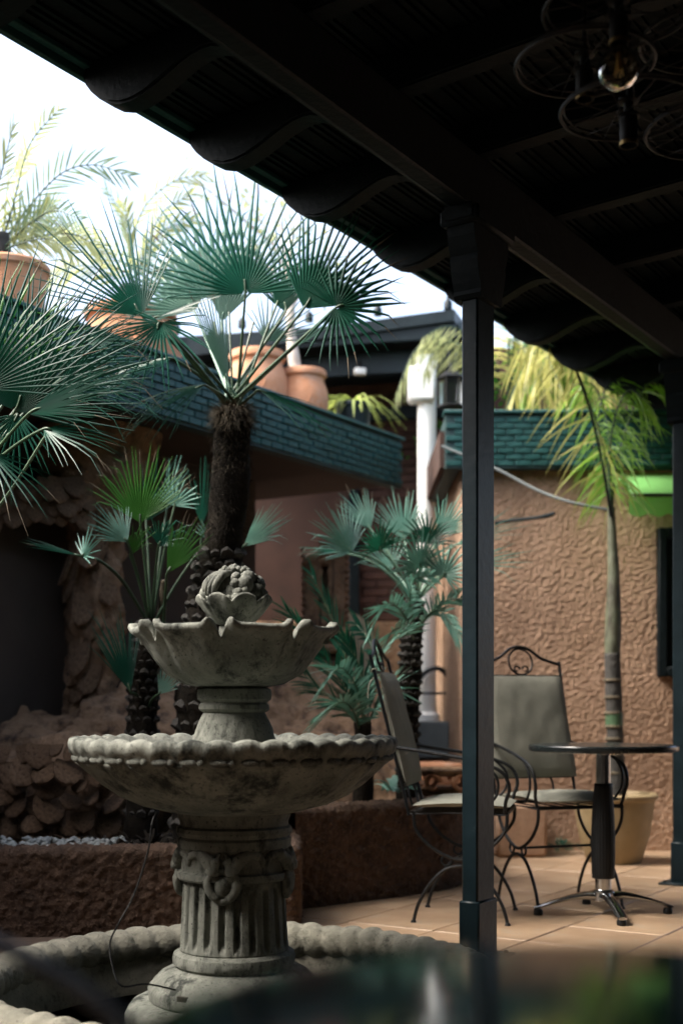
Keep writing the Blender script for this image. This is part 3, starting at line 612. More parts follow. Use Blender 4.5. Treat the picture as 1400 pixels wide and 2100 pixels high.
# ================================================================== FURNITURE
def rings(c, r, ax, ay, a0=0, a1=2*pi, n=16): return [Vector(c)+Vector(ax)*r*cos(a0+(a1-a0)*i/n)+Vector(ay)*r*sin(a0+(a1-a0)*i/n) for i in range(n+1)]
X, Y_, Z_ = Vector((1, 0, 0)), Vector((0, 1, 0)), Vector((0, 0, 1))
def scrolls(c, w, ax=X, ay=Z_, s=1):
    """heart shaped pair of spirals"""
    out = []
    for q in (-1, 1):
        pts = []
        for i in range(26):
            t = i/25; a = -pi/2+q*(-1)*0+t*2*pi*1.25; r = w*(.5-.36*t)
            cx = q*w*.55
            pts.append(Vector(c)+ax*(cx+q*r*cos(a+pi/2+pi/2)*1.0)+ay*(r*sin(a)*1.0+w*.1))
        out.append(pts)
    return out
def chair(loc, rz, label, cushions=True, group='wrought iron garden chairs'):
    r = root('iron_chair', loc, label, 'chair', group, rz)
    W_, D_, T = .205, .19, .0075       # half width, half depth, tube radius; front is -y
    def bk(zz): return D_+.02+.17*max(0, (zz-.45))/.68     # leaning back
    for s in (-1, 1):
        g = G(); x = s*W_
        g.tube(spline([(x, -D_, .45), (x, -D_+.01, .38), (x, -.11, .305), (x, 0, .262), (x, .11, .305), (x, D_-.01, .38), (x, D_, .45)], 6), T, 8)
        g.tube(rings((x, -.055, .258), .021, Y_, Z_), .005, 6); g.tube(rings((x, .055, .258), .021, Y_, Z_), .005, 6)
        obj('side_hoop', g, M['iron'], r)
        for q in (-1, 1):
            g = G(); g.tube(spline([(x, 0, .238), (x, q*.06, .222), (x, q*.12, .165), (x, q*.17, .08), (x, q*.192, .006)], 6), T, 8)
            g.lathe([(.012, 0), (.012, .006), (.008, .012)], 10, (x, q*.192, 0)); obj('leg', g, M['iron'], r)
        g = G(); g.tube(spline([(x, bk(.72), .72), (x*1.06, .10, .695), (x*1.12, -.06, .665), (x*1.12, -.165, .625), (x*1.1, -.20, .56), (x*1.06, -.185, .50), (x, -D_+.01, .455)], 6), T, 8)
        g.tube(spline([(x*1.12, -.10, .652), (x*1.12, -.15, .60), (x*1.1, -.15, .53), (x*1.06, -.10, .475)], 5), .006, 7)
        obj('armrest', g, M['iron'], r)
        g = G(); g.tube([(x, bk(zz), zz) for zz in (.44, .6, .8, 1.0, 1.10)], T, 8); obj('back_upright', g, M['iron'], r)
    g = G(); g.tube([(-W_, 0, .262), (W_, 0, .262)], .006, 8); obj('stretcher', g, M['iron'], r)
    g = G(); g.tube([(-W_, -D_, .45), (W_, -D_, .45), (W_, D_+.02, .45), (-W_, D_+.02, .45)], T, 8, closed=True)
    for i in range(5): xx = -W_+(i+1)*W_*2/6; g.tube([(xx, -D_, .45), (xx, D_+.02, .45)], .004, 6)
    obj('seat_frame', g, M['iron'], r)
    ba = Vector((0, .25, 1)).normalized()
    def b(x, zz): return Vector((x, bk(zz), zz))
    g = G(); g.tube(spline([b(-W_, 1.085), b(-W_*.92, 1.092), b(-W_*.55, 1.115), b(-W_*.25, 1.158), b(0, 1.170), b(W_*.25, 1.158), b(W_*.55, 1.115), b(W_*.92, 1.092), b(W_, 1.085)], 5), T, 8); obj('top_rail', g, M['iron'], r)
    for zq in (1.03, .56): obj('cross_rail', G().tube([b(-W_, zq), b(W_, zq)], .006, 8), M['iron'], r)
    obj('scroll_ring', G().tube([b(.062*cos(q), 1.098+.062*sin(q)) for q in [2*pi*i/24 for i in range(24)]], .005, 7, closed=True), M['iron'], r)
    for s in (-1, 1):
        obj('scroll', G().tube([b(s*(.024+.018*(1-.6*i/16)*cos(pi*1.6*i/16+pi)), 1.062+.018*(1-.6*i/16)*sin(pi*1.6*i/16)) for i in range(17)], .0042, 6), M['iron'], r)
        obj('scroll', G().tube([b(s*(.024+.020*(1-.6*i/16)*cos(pi*1.6*i/16+pi)), .573+.020*(1-.6*i/16)*sin(pi*1.6*i/16)) for i in range(17)], .0045, 6), M['iron'], r)
        obj('lower_strut', G().tube(spline([b(s*.085, .56), b(s*.095, .52), b(s*.085, .47)], 4), .005, 6), M['iron'], r)
    if cushions:
        def pad(name, cx, sx, sy, th, place):
            g = G(); na, nb = 22, 22; v = []
            for side in (1, -1):
                for i in range(na+1):
                    for j in range(nb+1):
                        u, w = i/na*2-1, j/nb*2-1
                        e = (max(0, 1-abs(u)**7)*max(0, 1-abs(w)**7))**.35
                        puff = th*(.72*e+.28*(1-u*u)*(1-w*w))*e if e > 0 else 0
                        wr = .004*noise.noise(Vector((u*3+cx, w*3, side)))+.0025*noise.noise(Vector((u*9, w*2, side*2+cx)))
                        v.append(place(u*sx*(1-.012*(abs(w) > .9)), w*sy, side*(puff+wr*e)))
            k = (na+1)*(nb+1); f = []
            for i in range(na):
                for j in range(nb):
                    q = (i*(nb+1)+j, (i+1)*(nb+1)+j, (i+1)*(nb+1)+j+1, i*(nb+1)+j+1); f.append(q); f.append(tuple(x+k for x in q[::-1]))
            g.add(v, f); return obj(name, g, M['fabric'], r, sharp=None)
        pad('seat_cushion', 1, .205, .20, .021, lambda u, w, h: Vector((u, w-.0, .480+h+.012*cos(w*8))))
        bz, by = .795, bk(.795)
        bn = Vector((0, -1, .25)).normalized()
        bc = pad('back_cushion', 5, .205, .235, .026, lambda u, w, h: Vector((u*(1+.06*(-w/.235)), by+w*.25-.02, bz+w))+bn*h)
        for s in (-1, 1):
            g = G(); q = b(s*W_, 1.03)
            g.tube(spline([q+Vector((0, -.012, .01)), q+Vector((s*.012, .0, .012)), q+Vector((0, .014, 0)), q+Vector((-s*.010, -.01, -.01)), q+Vector((s*.006, .02, -.05)), q+Vector((s*.010, .024, -.11))], 4), .003, 6)
            obj('tie', g, M['fabric'], bc)
    return r
chA = chair((.525, 5.36, 0), radians(78), 'iron armchair with olive cushions seen side-on behind the middle post, facing the bistro table')
chB = chair((.97, 5.66, 0), atan2(-.94, .33)+pi/2, 'iron armchair with olive cushions and scrolled back rail, facing out behind the bistro table')
chC = chair((-.405, .86, 0), radians(45), 'iron armchair nearest the viewer at bottom left, only its blurred arm rail in view')
def bistro(loc, label, topz, rad, star, mt='blacktop', rz=0):
    r = root('bistro_table', loc, label, 'table', None, rz)
    g = G(); g.lathe([(rad-.02, topz-.030), (rad-.003, topz-.026), (rad, topz-.018), (rad, topz-.006), (rad-.004, topz-.001), (rad-.014, topz), (.0005, topz)], 96); obj('tabletop', g, M[mt], r, sharp=25)
    for i in range(4):
        a = pi/2*i+.06; d = Vector((cos(a), sin(a), 0)); c = Vector((-sin(a), cos(a), 0))
        g = G(); sec = [(.03, .078, .030, .040), (.08, .082, .028, .034), (.14, .074, .026, .026), (.20, .060, .024, .020), (.26, .042, .023, .016), (star, .030, .020, .012)]; v = []
        for (x, zz, w, h) in sec:
            for q in range(10): an_ = 2*pi*q/10; v.append(d*x+c*(w*cos(an_))+Z_*(zz+h*.5*sin(an_)))
        f = [(i_*10+q, i_*10+(q+1) % 10, (i_+1)*10+(q+1) % 10, (i_+1)*10+q) for i_ in range(5) for q in range(10)]+[tuple(range(50, 60)), tuple(range(9, -1, -1))]
        g.add(v, f); lg = obj('leg', g, M['chrome'], r)
        g = G(); g.lathe([(.018, .0), (.02, .004), (.02, .018), (.015, .026)], 14, d*(star-.02)); obj('foot', g, M['iron'], lg)
    g = G(); g.lathe([(.05, .06), (.048, .098), (.040, .105), (.034, .108), (.034, .16)], 28); obj('collar', g, M['chrome'], r)
    h0, h1 = .155, topz-.165
    g = G(); ns = 26; g.lathe([(.038+.013*sin(pi*(.25+.75*(1-q/ns)*.0+.75*q/ns))**1.0, h0+(h1-h0)*q/ns) for q in range(ns+1)], 144, fr=lambda i, rr, zz, a: rr-.0016*(1-abs(cos(12*a)))); obj('column_sleeve', g, M['iron'], r, sharp=None)
    g = G(); g.lathe([(.030, h1-.005), (.030, topz-.045), (.06, topz-.04), (.09, topz-.031)], 96, fr=lambda i, rr, zz, a: rr-(.0014*(1-abs(cos(10*a))) if i < 2 else 0)); obj('column_neck', g, M['chrome'], r)
    return r
tb = bistro((1.115, 5.41, 0), 'round black bistro table with chrome star base beside the two cushioned chairs', .724, .315, .30)
tn = bistro((.156, .61, 0), 'round dark glossy table nearest the viewer, blurred across the bottom of the photo', .714, .285, .26, 'neartop', 0)
tn.rotation_euler = (radians(1.7), 0, 0)   # tilted to steer its reflection up to the tiled roof edge and palms

# bicycle wheel ceiling lamps
def wheel_lamp(px, py, D, R, tube_len, label, bulb=False):
    c = P(px, py, D); r = root('wheel_lamp', c, label, 'ceiling lamp', 'bicycle-wheel ceiling lamps')
    g = G(); g.tube(rings((0, 0, 0), R, X, Y_, n=48)[:-1], .0045, 8, closed=True); g.tube(rings((0, 0, .012), R*.955, X, Y_, n=48)[:-1], .0028, 6, closed=True); obj('rim', g, M['iron'], r)
    for i in range(18):
        a = 2*pi*i/18; a2 = a+(.5 if i % 2 else -.5); g = G(); g.tube([(.024*cos(a2), .024*sin(a2), .02 if i % 2 else -.012), (R*cos(a), R*sin(a), 0)], .0014, 5); obj('spoke', g, M['iron'], r)
    g = G(); g.lathe([(.012, -.02), (.026, -.018), (.026, -.012), (.012, -.008), (.012, .016), (.026, .02), (.026, .026), (.010, .03)], 20); obj('hub', g, M['iron'], r)
    top = zdeck((-.8414*(c.x-P1.x)+.5404*(c.y-P1.y)))-c.z
    g = G(); g.tube([(0, 0, .02), (0, 0, top)], .006, 8); obj('rod', g, M['iron'], r)
    g = G(); g.lathe([(.0215, -.01), (.0215, -tube_len), (.0185, -tube_len), (.0185, -tube_len+.02), (.001, -tube_len+.02)], 28); so_ = obj('lamp_tube', g, M['iron'], r)
    g = G(); g.lathe([(.0225, -tube_len-.001), (.0225, -tube_len+.008), (.0218, -tube_len+.008)], 24, cap=False); obj('end_ring', g, M['brass'], so_)
    if bulb:
        rb_ = .047; cz = -tube_len-rb_-.008
        g = G(); g.lathe([(.016, cz+rb_+.012), (.018, cz+rb_*.96)]+[(rb_*sin(pi*q/24), cz+rb_*cos(pi*q/24)) for q in range(3, 24)]+[(.0005, cz-rb_)], 36, cap=False); bu = obj('bulb', g, M['bulb'], r)
        g = G(); g.lathe([(.006, cz+rb_), (.006, cz+.01), (.003, cz-.004)], 10)
        for i in range(6): a = pi/3*i; g.tube([(.005*cos(a), .005*sin(a), cz+.012), (.012*cos(a), .012*sin(a), cz-.018), (.006*cos(a), .006*sin(a), cz+.025)], .0008, 4)
        obj('filament', g, M['brass'], bu)
    return r
wheel_lamp(1268, 22, 2.85, .168, .075, 'bicycle-wheel lamp with the clear round bulb under its black tube', True)
wheel_lamp(1198, 132, 3.05, .165, .085, 'bicycle-wheel lamp left of the clear bulb, its black tube unlit')
wheel_lamp(1288, 226, 3.05, .162, .085, 'lowest bicycle-wheel lamp, hanging directly under the clear bulb')
wheel_lamp(1452, 82, 3.1, .165, .085, 'bicycle-wheel lamp cut by the right edge, level with the clear bulb')
wheel_lamp(1462, 268, 3.15, .165, .085, 'bicycle-wheel lamp cut by the right edge, lower than the clear bulb')
# ================================================================== PLANTS
def fan_leaf(r, o0, crown, hub, axis, R, spread=180, n=26, m='fan', nrm=(0, -1, .35), cup=.15, droop=.10, split=.26, pet='petiole', pr=.006, sag=.06, wid=1.0, bend=0, jit=.07):
    crown, hub = Vector(crown), Vector(hub); a = Vector(axis).normalized(); nn = Vector(nrm); nn = (nn-a*nn.dot(a)).normalized(); b = nn.cross(a)
    g = G(); dth = radians(spread)/n
    for k in range(n):
        th = -radians(spread)/2+dth*(k+.5); e = abs(th)/(radians(spread)/2)
        Rk = R*(1-.30*e**2)*random.uniform(1-jit*1.8, 1+jit*.7); sway = random.gauss(0, .05); tipb = random.random() < .14; dry = random.random() < .2; dr = droop*random.uniform(.4, 1.7); sp_ = split*.62*random.uniform(.85, 1.15); tw = random.uniform(-.02, .02); bent = random.random() < bend
        fr = [.03, min(.18, sp_*.6), sp_, sp_+.08, max(.58, sp_+.16), .8, 1.0]; v = []
        for q in fr:
            if q <= sp_: hw = dth/2*q*Rk*1.03
            else: hw = dth/2*min(sp_, .26)*Rk*1.42*wid*min(1, ((1-q)/(1-sp_))**.75*1.15)+.0005
            t2 = th+(tw*3+sway*max(0, q-.3))*max(0, q-sp_)
            c = hub+(a*cos(t2)+b*sin(t2))*q*Rk+nn*(cup*Rk*q*(1-cos(t2))*.7)+Vector((0, 0, -dr*Rk*q**2.4))
            if bent and q > .6: c += Vector((random.uniform(-.1, .1), -.1, -1.0))*Rk*(q-.6)*.9
            if tipb and q > .75: c += Vector((random.uniform(-.2, .2), random.uniform(-.2, 0), -.7))*Rk*(q-.75)
            side = (b*cos(t2)-a*sin(t2)); fold = hw*.95
            v += [c-side*hw-nn*fold*.5, c+nn*fold*.5, c+side*hw-nn*fold*.5]
        g.add(v, [(i*3+j, i*3+j+1, i*3+j+4, i*3+j+3) for i in range(len(fr)-1) for j in (0, 1)])
        if dry: g.m[-2:] = [1, 1]
    lf = obj('leaf', g, [M[m], M['straw']], r, off=o0, smooth=False)
    d = (hub-crown).length
    pts = spline([crown, crown.lerp(hub, .4)+Vector((0, 0, sag*d)), crown.lerp(hub, .75)+Vector((0, 0, sag*d*.8)), hub, hub+a*R*.10], 5)
    obj('petiole', G().tube(pts, [pr*1.3-(pr*.6)*i/(len(pts)-1) for i in range(len(pts))], 6), M[pet], lf, off=o0, sharp=None)
    return lf
def dir_(deg, dy=0): return Vector((cos(radians(deg)), dy, sin(radians(deg))))
def trunk(r, o0, pts, rad, m='trunk', bumps=.18, n=30, seg=14, name='trunk', fr=9):
    pts = spline(pts, seg); mm = len(pts); g = G(); rs = [rad[0]+(rad[-1]-rad[0])*i/(mm-1) for i in range(mm)] if len(rad) == 2 else [rad[min(len(rad)-1, int(i/(mm-1)*(len(rad)-1)))]*(1-((i/(mm-1)*(len(rad)-1)) % 1))+rad[min(len(rad)-1, int(i/(mm-1)*(len(rad)-1))+1)]*((i/(mm-1)*(len(rad)-1)) % 1) for i in range(mm)]
    g.tube(pts, rs, n)
    for i, v in enumerate(g.v):
        c = pts[min(mm-1, i//n)]; d = (v-c); h = noise.noise(v*fr)+.6*noise.noise(v*fr*3); g.v[i] = c+d*(1+bumps*h)
    return obj(name, g, M[m], r, off=o0, sharp=None), pts, rs
def fibres(r, o0, pts, rs, i0, i1, n, ln, m='straw', down=True, name='trunk_fibres', w=.0018):
    g = G()
    for k in range(n):
        t = random.uniform(i0, i1)*(len(pts)-1); i = int(min(len(pts)-2, t)); c = pts[i].lerp(pts[i+1], t-i); a = random.uniform(0, 2*pi); d = Vector((cos(a), sin(a), 0)); p = c+d*rs[i]*.96
        l = ln*random.uniform(.4, 1.3); z_ = random.uniform(-.9, .35) if down else random.uniform(-.3, .9); q = p+(d*random.uniform(.25, 1)+Vector((random.uniform(-.4, .4), random.uniform(-.4, .4), z_))).normalized()*l
        s = Vector((-sin(a), cos(a), 0))*w; mid = p.lerp(q, .55)+Vector((0, 0, .12*l)); g.add([p-s, p+s, mid+s*.7, mid-s*.7, q], [(0, 1, 2, 3), (3, 2, 4)])
    return stuff(obj(name, g, M[m], r, off=o0, smooth=False))
def leaf_bases(r, o0, pts, rs, i0, i1, rows, per, size, m='scar'):
    me = None
    g0 = G(); g0.add([(-.5, 0, -.4), (.5, 0, -.4), (.42, .25, .25), (0, .42, .5), (-.42, .25, .25), (-.4, .5, .05), (.4, .5, .05), (0, .62, .2), (0, -.1, .6)], [(0, 1, 6, 5), (5, 6, 7), (1, 2, 3, 7, 6), (0, 5, 7, 3, 4), (2, 8, 3), (3, 8, 4), (0, 4, 8), (0, 8, 1), (1, 8, 2)])
    me = mesh('leaf_base', g0, M[m], False)
    for j in range(rows):
        t = (i0+(i1-i0)*j/max(1, rows-1))*(len(pts)-1); i = int(min(len(pts)-2, t)); c = pts[i].lerp(pts[i+1], t-i)
        for k in range(per):
            a = 2*pi*(k+.5*(j % 2))/per+random.uniform(-.08, .08)
            if sin(a) > .45: continue
            o = obj('leaf_base', me, None, r); s = size*random.uniform(.7, 1.25)
            o.location = c+Vector((cos(a), sin(a), 0))*rs[i]*.93-o0; o.rotation_euler = (random.uniform(-.3, .35), random.uniform(-.25, .25), a-pi/2); o.scale = (s, s*.75, s*.9)

# ---- tall fan palm behind the fountain
D = 5.3; base = P(398, 1720, D)
p1 = root('fan_palm', base, 'tall shaggy-trunked fan palm with large dark fans rising behind the fountain', 'palm'); o0 = base.copy()
_, tp, tr = trunk(p1, o0, [P(392, 1740, D), P(402, 1520, D), P(425, 1300, D), P(452, 1140, D), P(472, 1000, D), P(476, 880, D), P(479, 835, D)], [.08, .085, .105, .096, .078, .078, .074, .05], bumps=.13)
leaf_bases(p1, o0, tp, tr, .05, .50, 17, 11, .055)
fibres(p1, o0, tp, tr, .45, .93, 4200, .038, 'trunk', w=.0014)
fibres(p1, o0, tp, tr, .70, .93, 900, .05, 'straw', w=.0007)
fibres(p1, o0, tp, tr, .84, .99, 1500, .075, 'straw', w=.0014)
cr = P(478, 838, D)
def lf(hx, hy, dep, ang, Rpx, spread, n=28, dy=0, **k):
    h = P(hx, hy, dep); return fan_leaf(k.pop('root_', p1), k.pop('o0_', o0), k.pop('crown', cr+Vector((random.uniform(-.03, .03), random.uniform(-.04, .02), random.uniform(-.02, .04)))), h, dir_(ang, dy), Rpx/F*dep, spread, n, **k)
lf(503, 602, 5.15, 93, 285, 185, 27, dy=-.05, nrm=(0, -1, .2), cup=.1, droop=.03, sag=.0, jit=.06)
lf(292, 648, 5.0, 122, 290, 118, 22, dy=-.1, nrm=(.2, -1, .4), droop=.05, sag=.05, split=.25)
lf(330, 662, 4.95, 250, 175, 230, 24, dy=-.3, nrm=(0, -.6, .9), droop=.12, split=.25, m='fan', sag=.03)
lf(318, 655, 5.0, 15, 150, 120, 16, dy=-.4, nrm=(0, -.5, .9), droop=.1, split=.25, sag=.03)
lf(622, 634, 5.1, 58, 265, 110, 22, dy=-.02, nrm=(-.1, -1, .1), droop=.03, sag=.0, split=.42)
lf(690, 630, 4.95, 8, 150, 290, 26, dy=-.1, nrm=(-.2, -1, .15), droop=.07, sag=.0, split=.35)
lf(452, 610, 5.6, 108, 255, 150, 26, dy=.15, nrm=(0, -1, 0), m='fanpale', pet='petpale', droop=.02, sag=0, split=.5)
lf(470, 792, 5.25, 105, 265, 34, 14, dy=.05, nrm=(.7, -.7, 0), m='fanpale', pet='petpale', droop=.02, sag=0, split=.7)
lf(455, 660, 5.5, 80, 215, 70, 14, dy=.1, nrm=(0, -1, 0), m='fanpale', pet='petpale', droop=.02, sag=0, split=.6)
lf(566, 628, 5.35, 70, 130, 70, 12, dy=.05, droop=.02, sag=0, split=.5)
lf(585, 640, 5.45, 95, 220, 90, 16, dy=.2, nrm=(0, -1, 0), droop=.02, sag=0, m='fan')
lf(600, 715, 5.1, 38, 130, 30, 8, dy=-.1, nrm=(.3, -.6, .8), m='fanpale', pet='petpale', droop=.05, sag=0)
lf(418, 790, 5.1, 205, 190, 95, 18, dy=-.35, nrm=(0, -.5, .9), droop=.25, split=.22, m='fan', sag=.02)
lf(352, 735, 5.15, 196, 175, 110, 16, dy=-.2, nrm=(0, -.4, .9), droop=.3, split=.22, m='fan', sag=.05)
lf(545, 700, 5.6, 60, 150, 120, 16, dy=.3, droop=.05, sag=0, m='fanpale', pet='petpale')
lf(400, 640, 5.7, 125, 240, 120, 20, dy=.25, nrm=(0, -1, 0), m='fanpale', pet='petpale', droop=.02, sag=0, split=.45)
lf(530, 800, 5.25, 340, 190, 60, 9, dy=.1, nrm=(0, -.6, .9), droop=.18, sag=0, split=.2)
for hx, hy in ((440, 660), (470, 640), (520, 660)):
    g = G().tube(spline([cr, P((478+hx)/2, 740, 5.3), P(hx, hy, 5.35)], 5), .005, 6); obj('spear', g, M['petiole'], p1, off=o0)

# ---- near fan palm at the left edge
D = 4.35; b2 = P(-190, 1560, D); p2 = root('fan_palm', b2, 'nearest fan palm at the left edge with dense deep green fans', 'palm'); o2 = b2.copy()
trunk(p2, o2, [P(-190, 1900, D+.6), P(-180, 1560, D+.5), P(-150, 1200, D+.3), P(-130, 1080, D+.2)], [.09, .08])
c2 = P(-130, 1080, D+.2)
k2 = dict(root_=p2, o0_=o2, crown=c2)
lf(32, 842, 4.45, 70, 335, 175, 36, dy=-.02, nrm=(.1, -1, .35), droop=.06, cup=.2, split=.32, sag=.02, **k2)
lf(60, 848, 4.25, 22, 285, 95, 24, dy=-.15, nrm=(0, -.7, .8), droop=.10, split=.25, sag=.02, **k2)
lf(-40, 800, 4.35, 62, 330, 130, 26, dy=-.1, nrm=(.2, -1, .2), droop=.05, split=.3, **k2)
lf(90, 880, 4.2, 345, 175, 120, 14, dy=-.2, nrm=(0, -.6, .9), droop=.2, split=.22, **k2)
lf(35, 850, 4.4, 255, 165, 150, 16, dy=-.2, nrm=(0, -.7, .8), droop=.15, split=.22, **k2)
lf(-30, 760, 4.6, 75, 290, 120, 20, dy=.05, nrm=(.3, -1, .1), droop=.05, split=.28, m='fanfresh', bend=.3, **k2)
lf(110, 760, 4.75, 40, 235, 120, 18, dy=.1, nrm=(0, -1, .4), droop=.12, split=.25, **k2)
lf(150, 760, 4.9, 5, 190, 110, 16, dy=-.1, nrm=(0, -.7, .7), droop=.15, split=.22, **k2)
lf(-20, 930, 4.2, 320, 160, 120, 12, dy=-.2, nrm=(0, -.6, .9), droop=.2, split=.22, **k2)
lf(120, 800, 4.5, 25, 250, 110, 20, dy=-.05, nrm=(0, -.9, .5), droop=.12, split=.25, **k2)
lf(60, 760, 4.7, 48, 300, 110, 22, dy=.05, nrm=(0, -1, .3), droop=.08, split=.25, **k2)
lf(180, 700, 5.0, 15, 170, 130, 18, dy=-.1, nrm=(0, -.7, .7), droop=.15, split=.22, **k2)
g = G().tube(spline([P(-60, 1110, 4.3), P(20, 1010, 4.25), P(95, 893, 4.2)], 6), .0055, 7); obj('petiole', g, M['petiole'], p2, off=o2)

# ---- small fan palm, mid left
D = 5.45; b3 = P(292, 1500, D); p3 = root('small_fan_palm', b3, 'small multi-stemmed fan palm with bright green fans left of the tall trunk', 'palm'); o3 = b3.copy()
_, t3, r3 = trunk(p3, o3, [P(290, 1720, D), P(292, 1500, D), P(296, 1380, D), P(312, 1270, D)], [.068, .055]); leaf_bases(p3, o3, t3, r3, .1, .95, 16, 9, .036); fibres(p3, o3, t3, r3, .3, 1, 700, .03, 'trunk')
_, t3b, r3b = trunk(p3, o3, [P(322, 1400, D+.1), P(328, 1300, D+.1), P(338, 1190, D+.05)], [.022, .016], 'straw', name='stem')
c3 = P(310, 1290, D); k3 = dict(root_=p3, o0_=o3)
lf(288, 1072, 5.35, 90, 172, 120, 26, dy=-.05, m='fanfresh', nrm=(0, -1, .2), droop=.04, crown=c3, split=.4, **k3)
lf(300, 1070, 5.6, 70, 160, 80, 14, dy=.1, m='fan', droop=.03, crown=c3, **k3)
lf(345, 1030, 5.65, 78, 105, 40, 9, dy=.1, m='fansilver', droop=.02, crown=c3, **k3)
lf(262, 1112, 5.25, 128, 105, 105, 20, dy=-.2, m='fansilver', nrm=(.2, -.8, .6), droop=.08, crown=c3, split=.5, **k3)
lf(268, 1140, 5.3, 70, 110, 60, 12, dy=-.2, m='fanfresh', droop=.25, crown=c3, bend=.4, **k3)
lf(343, 1176, 5.2, 60, 150, 68, 18, dy=-.1, m='fanfresh', nrm=(-.4, -1, .2), droop=.03, crown=P(338, 1190, D+.05)+Vector((0, -.05, -.25)), split=.6, **k3)
lf(358, 1038, 5.5, 75, 70, 170, 14, dy=-.1, m='fansilver', droop=.05, crown=c3, split=.6, **k3)
lf(428, 1108, 5.5, 75, 55, 150, 12, dy=-.1, m='fansilver', droop=.05, crown=c3, split=.6, **k3)
lf(170, 1142, 5.1, 60, 80, 170, 11, dy=-.3, m='fansilver', nrm=(0, -.6, .8), droop=.12, crown=c3, split=.25, sag=.15, **k3)
lf(165, 1140, 5.1, 165, 125, 28, 8, dy=-.2, m='fan', nrm=(0, -.5, .9), droop=.02, crown=c3, split=.3, sag=.15, **k3)
lf(499, 1122, 5.45, 42, 125, 62, 18, dy=-.1, m='fansilver', nrm=(-.3, -1, .3), droop=.03, crown=P(420, 1290, 5.55), split=.7, **k3)
lf(268, 1420, 5.3, 105, 190, 52, 18, dy=.0, m='fan', nrm=(.6, -1, .1), droop=.02, crown=P(292, 1440, D), split=.55, **k3)
lf(326, 1424, 5.25, 55, 70, 80, 12, dy=-.1, m='fansilver', droop=.05, crown=P(300, 1460, D), split=.6, **k3)
lf(415, 1080, 5.75, 92, 150, 40, 10, dy=.1, m='fan', droop=.02, crown=P(400, 1300, 5.7), split=.3, **k3)
lf(325, 1120, 5.3, 60, 120, 120, 16, dy=-.3, m='fan', droop=.35, crown=c3, bend=.5, split=.3, **k3)

# ---- silver fan palm right of the fountain
D = 6.35; b4 = P(842, 1640, D); p4 = root('fan_palm', b4, 'silvery blue fan palm beside the white column, left of the middle post', 'palm'); o4 = b4.copy()
_, t4, r4 = trunk(p4, o4, [P(832, 1680, D), P(836, 1500, D), P(842, 1330, D), P(850, 1230, D)], [.06, .055, .052, .042]); leaf_bases(p4, o4, t4, r4, .2, .95, 20, 10, .036); fibres(p4, o4, t4, r4, .4, 1, 900, .04, 'trunk')
c4 = P(852, 1235, D); k4 = dict(root_=p4, o0_=o4, crown=c4, m='fansilver', pet='petpale')
lf(722, 1132, 6.1, 125, 130, 150, 24, dy=-.25, nrm=(0, -.7, .8), droop=.08, split=.5, sag=.12, **k4)
lf(700, 1135, 6.25, 165, 95, 70, 12, dy=-.1, nrm=(0, -.4, 1), droop=.25, split=.3, sag=.12, **{**k4, 'm': 'fan'})
lf(780, 1128, 5.95, 95, 90, 175, 20, dy=-.5, nrm=(0, -.6, .9), droop=.2, split=.5, **{**k4, 'm': 'fan'})
lf(760, 1085, 6.4, 118, 105, 80, 14, dy=.05, droop=.03, split=.45, **k4)
lf(828, 1105, 6.45, 96, 110, 110, 20, dy=.05, nrm=(0, -1, .1), droop=.02, split=.55, **k4)
lf(875, 1115, 6.2, 85, 90, 170, 18, dy=-.3, nrm=(0, -.7, .8), droop=.12, split=.5, **{**k4, 'm': 'fan'})
lf(900, 1100, 6.3, 55, 110, 90, 14, dy=-.1, droop=.04, split=.55, **k4)
lf(862, 1165, 6.0, 100, 110, 190, 22, dy=-.5, nrm=(0, -.7, .8), droop=.2, split=.5, **k4)
lf(908, 1180, 6.0, 70, 85, 240, 18, dy=-.3, nrm=(0, -.9, .5), droop=.08, split=.35, **k4)
lf(945, 1160, 6.2, 12, 150, 55, 8, dy=-.1, nrm=(0, -.7, .7), droop=.06, split=.3, **k4)
lf(930, 1120, 6.6, 25, 175, 40, 8, dy=.05, nrm=(0, -.7, .7), droop=.06, split=.3, **k4)
lf(800, 1170, 6.6, 110, 100, 120, 14, dy=.1, droop=.05, **k4)

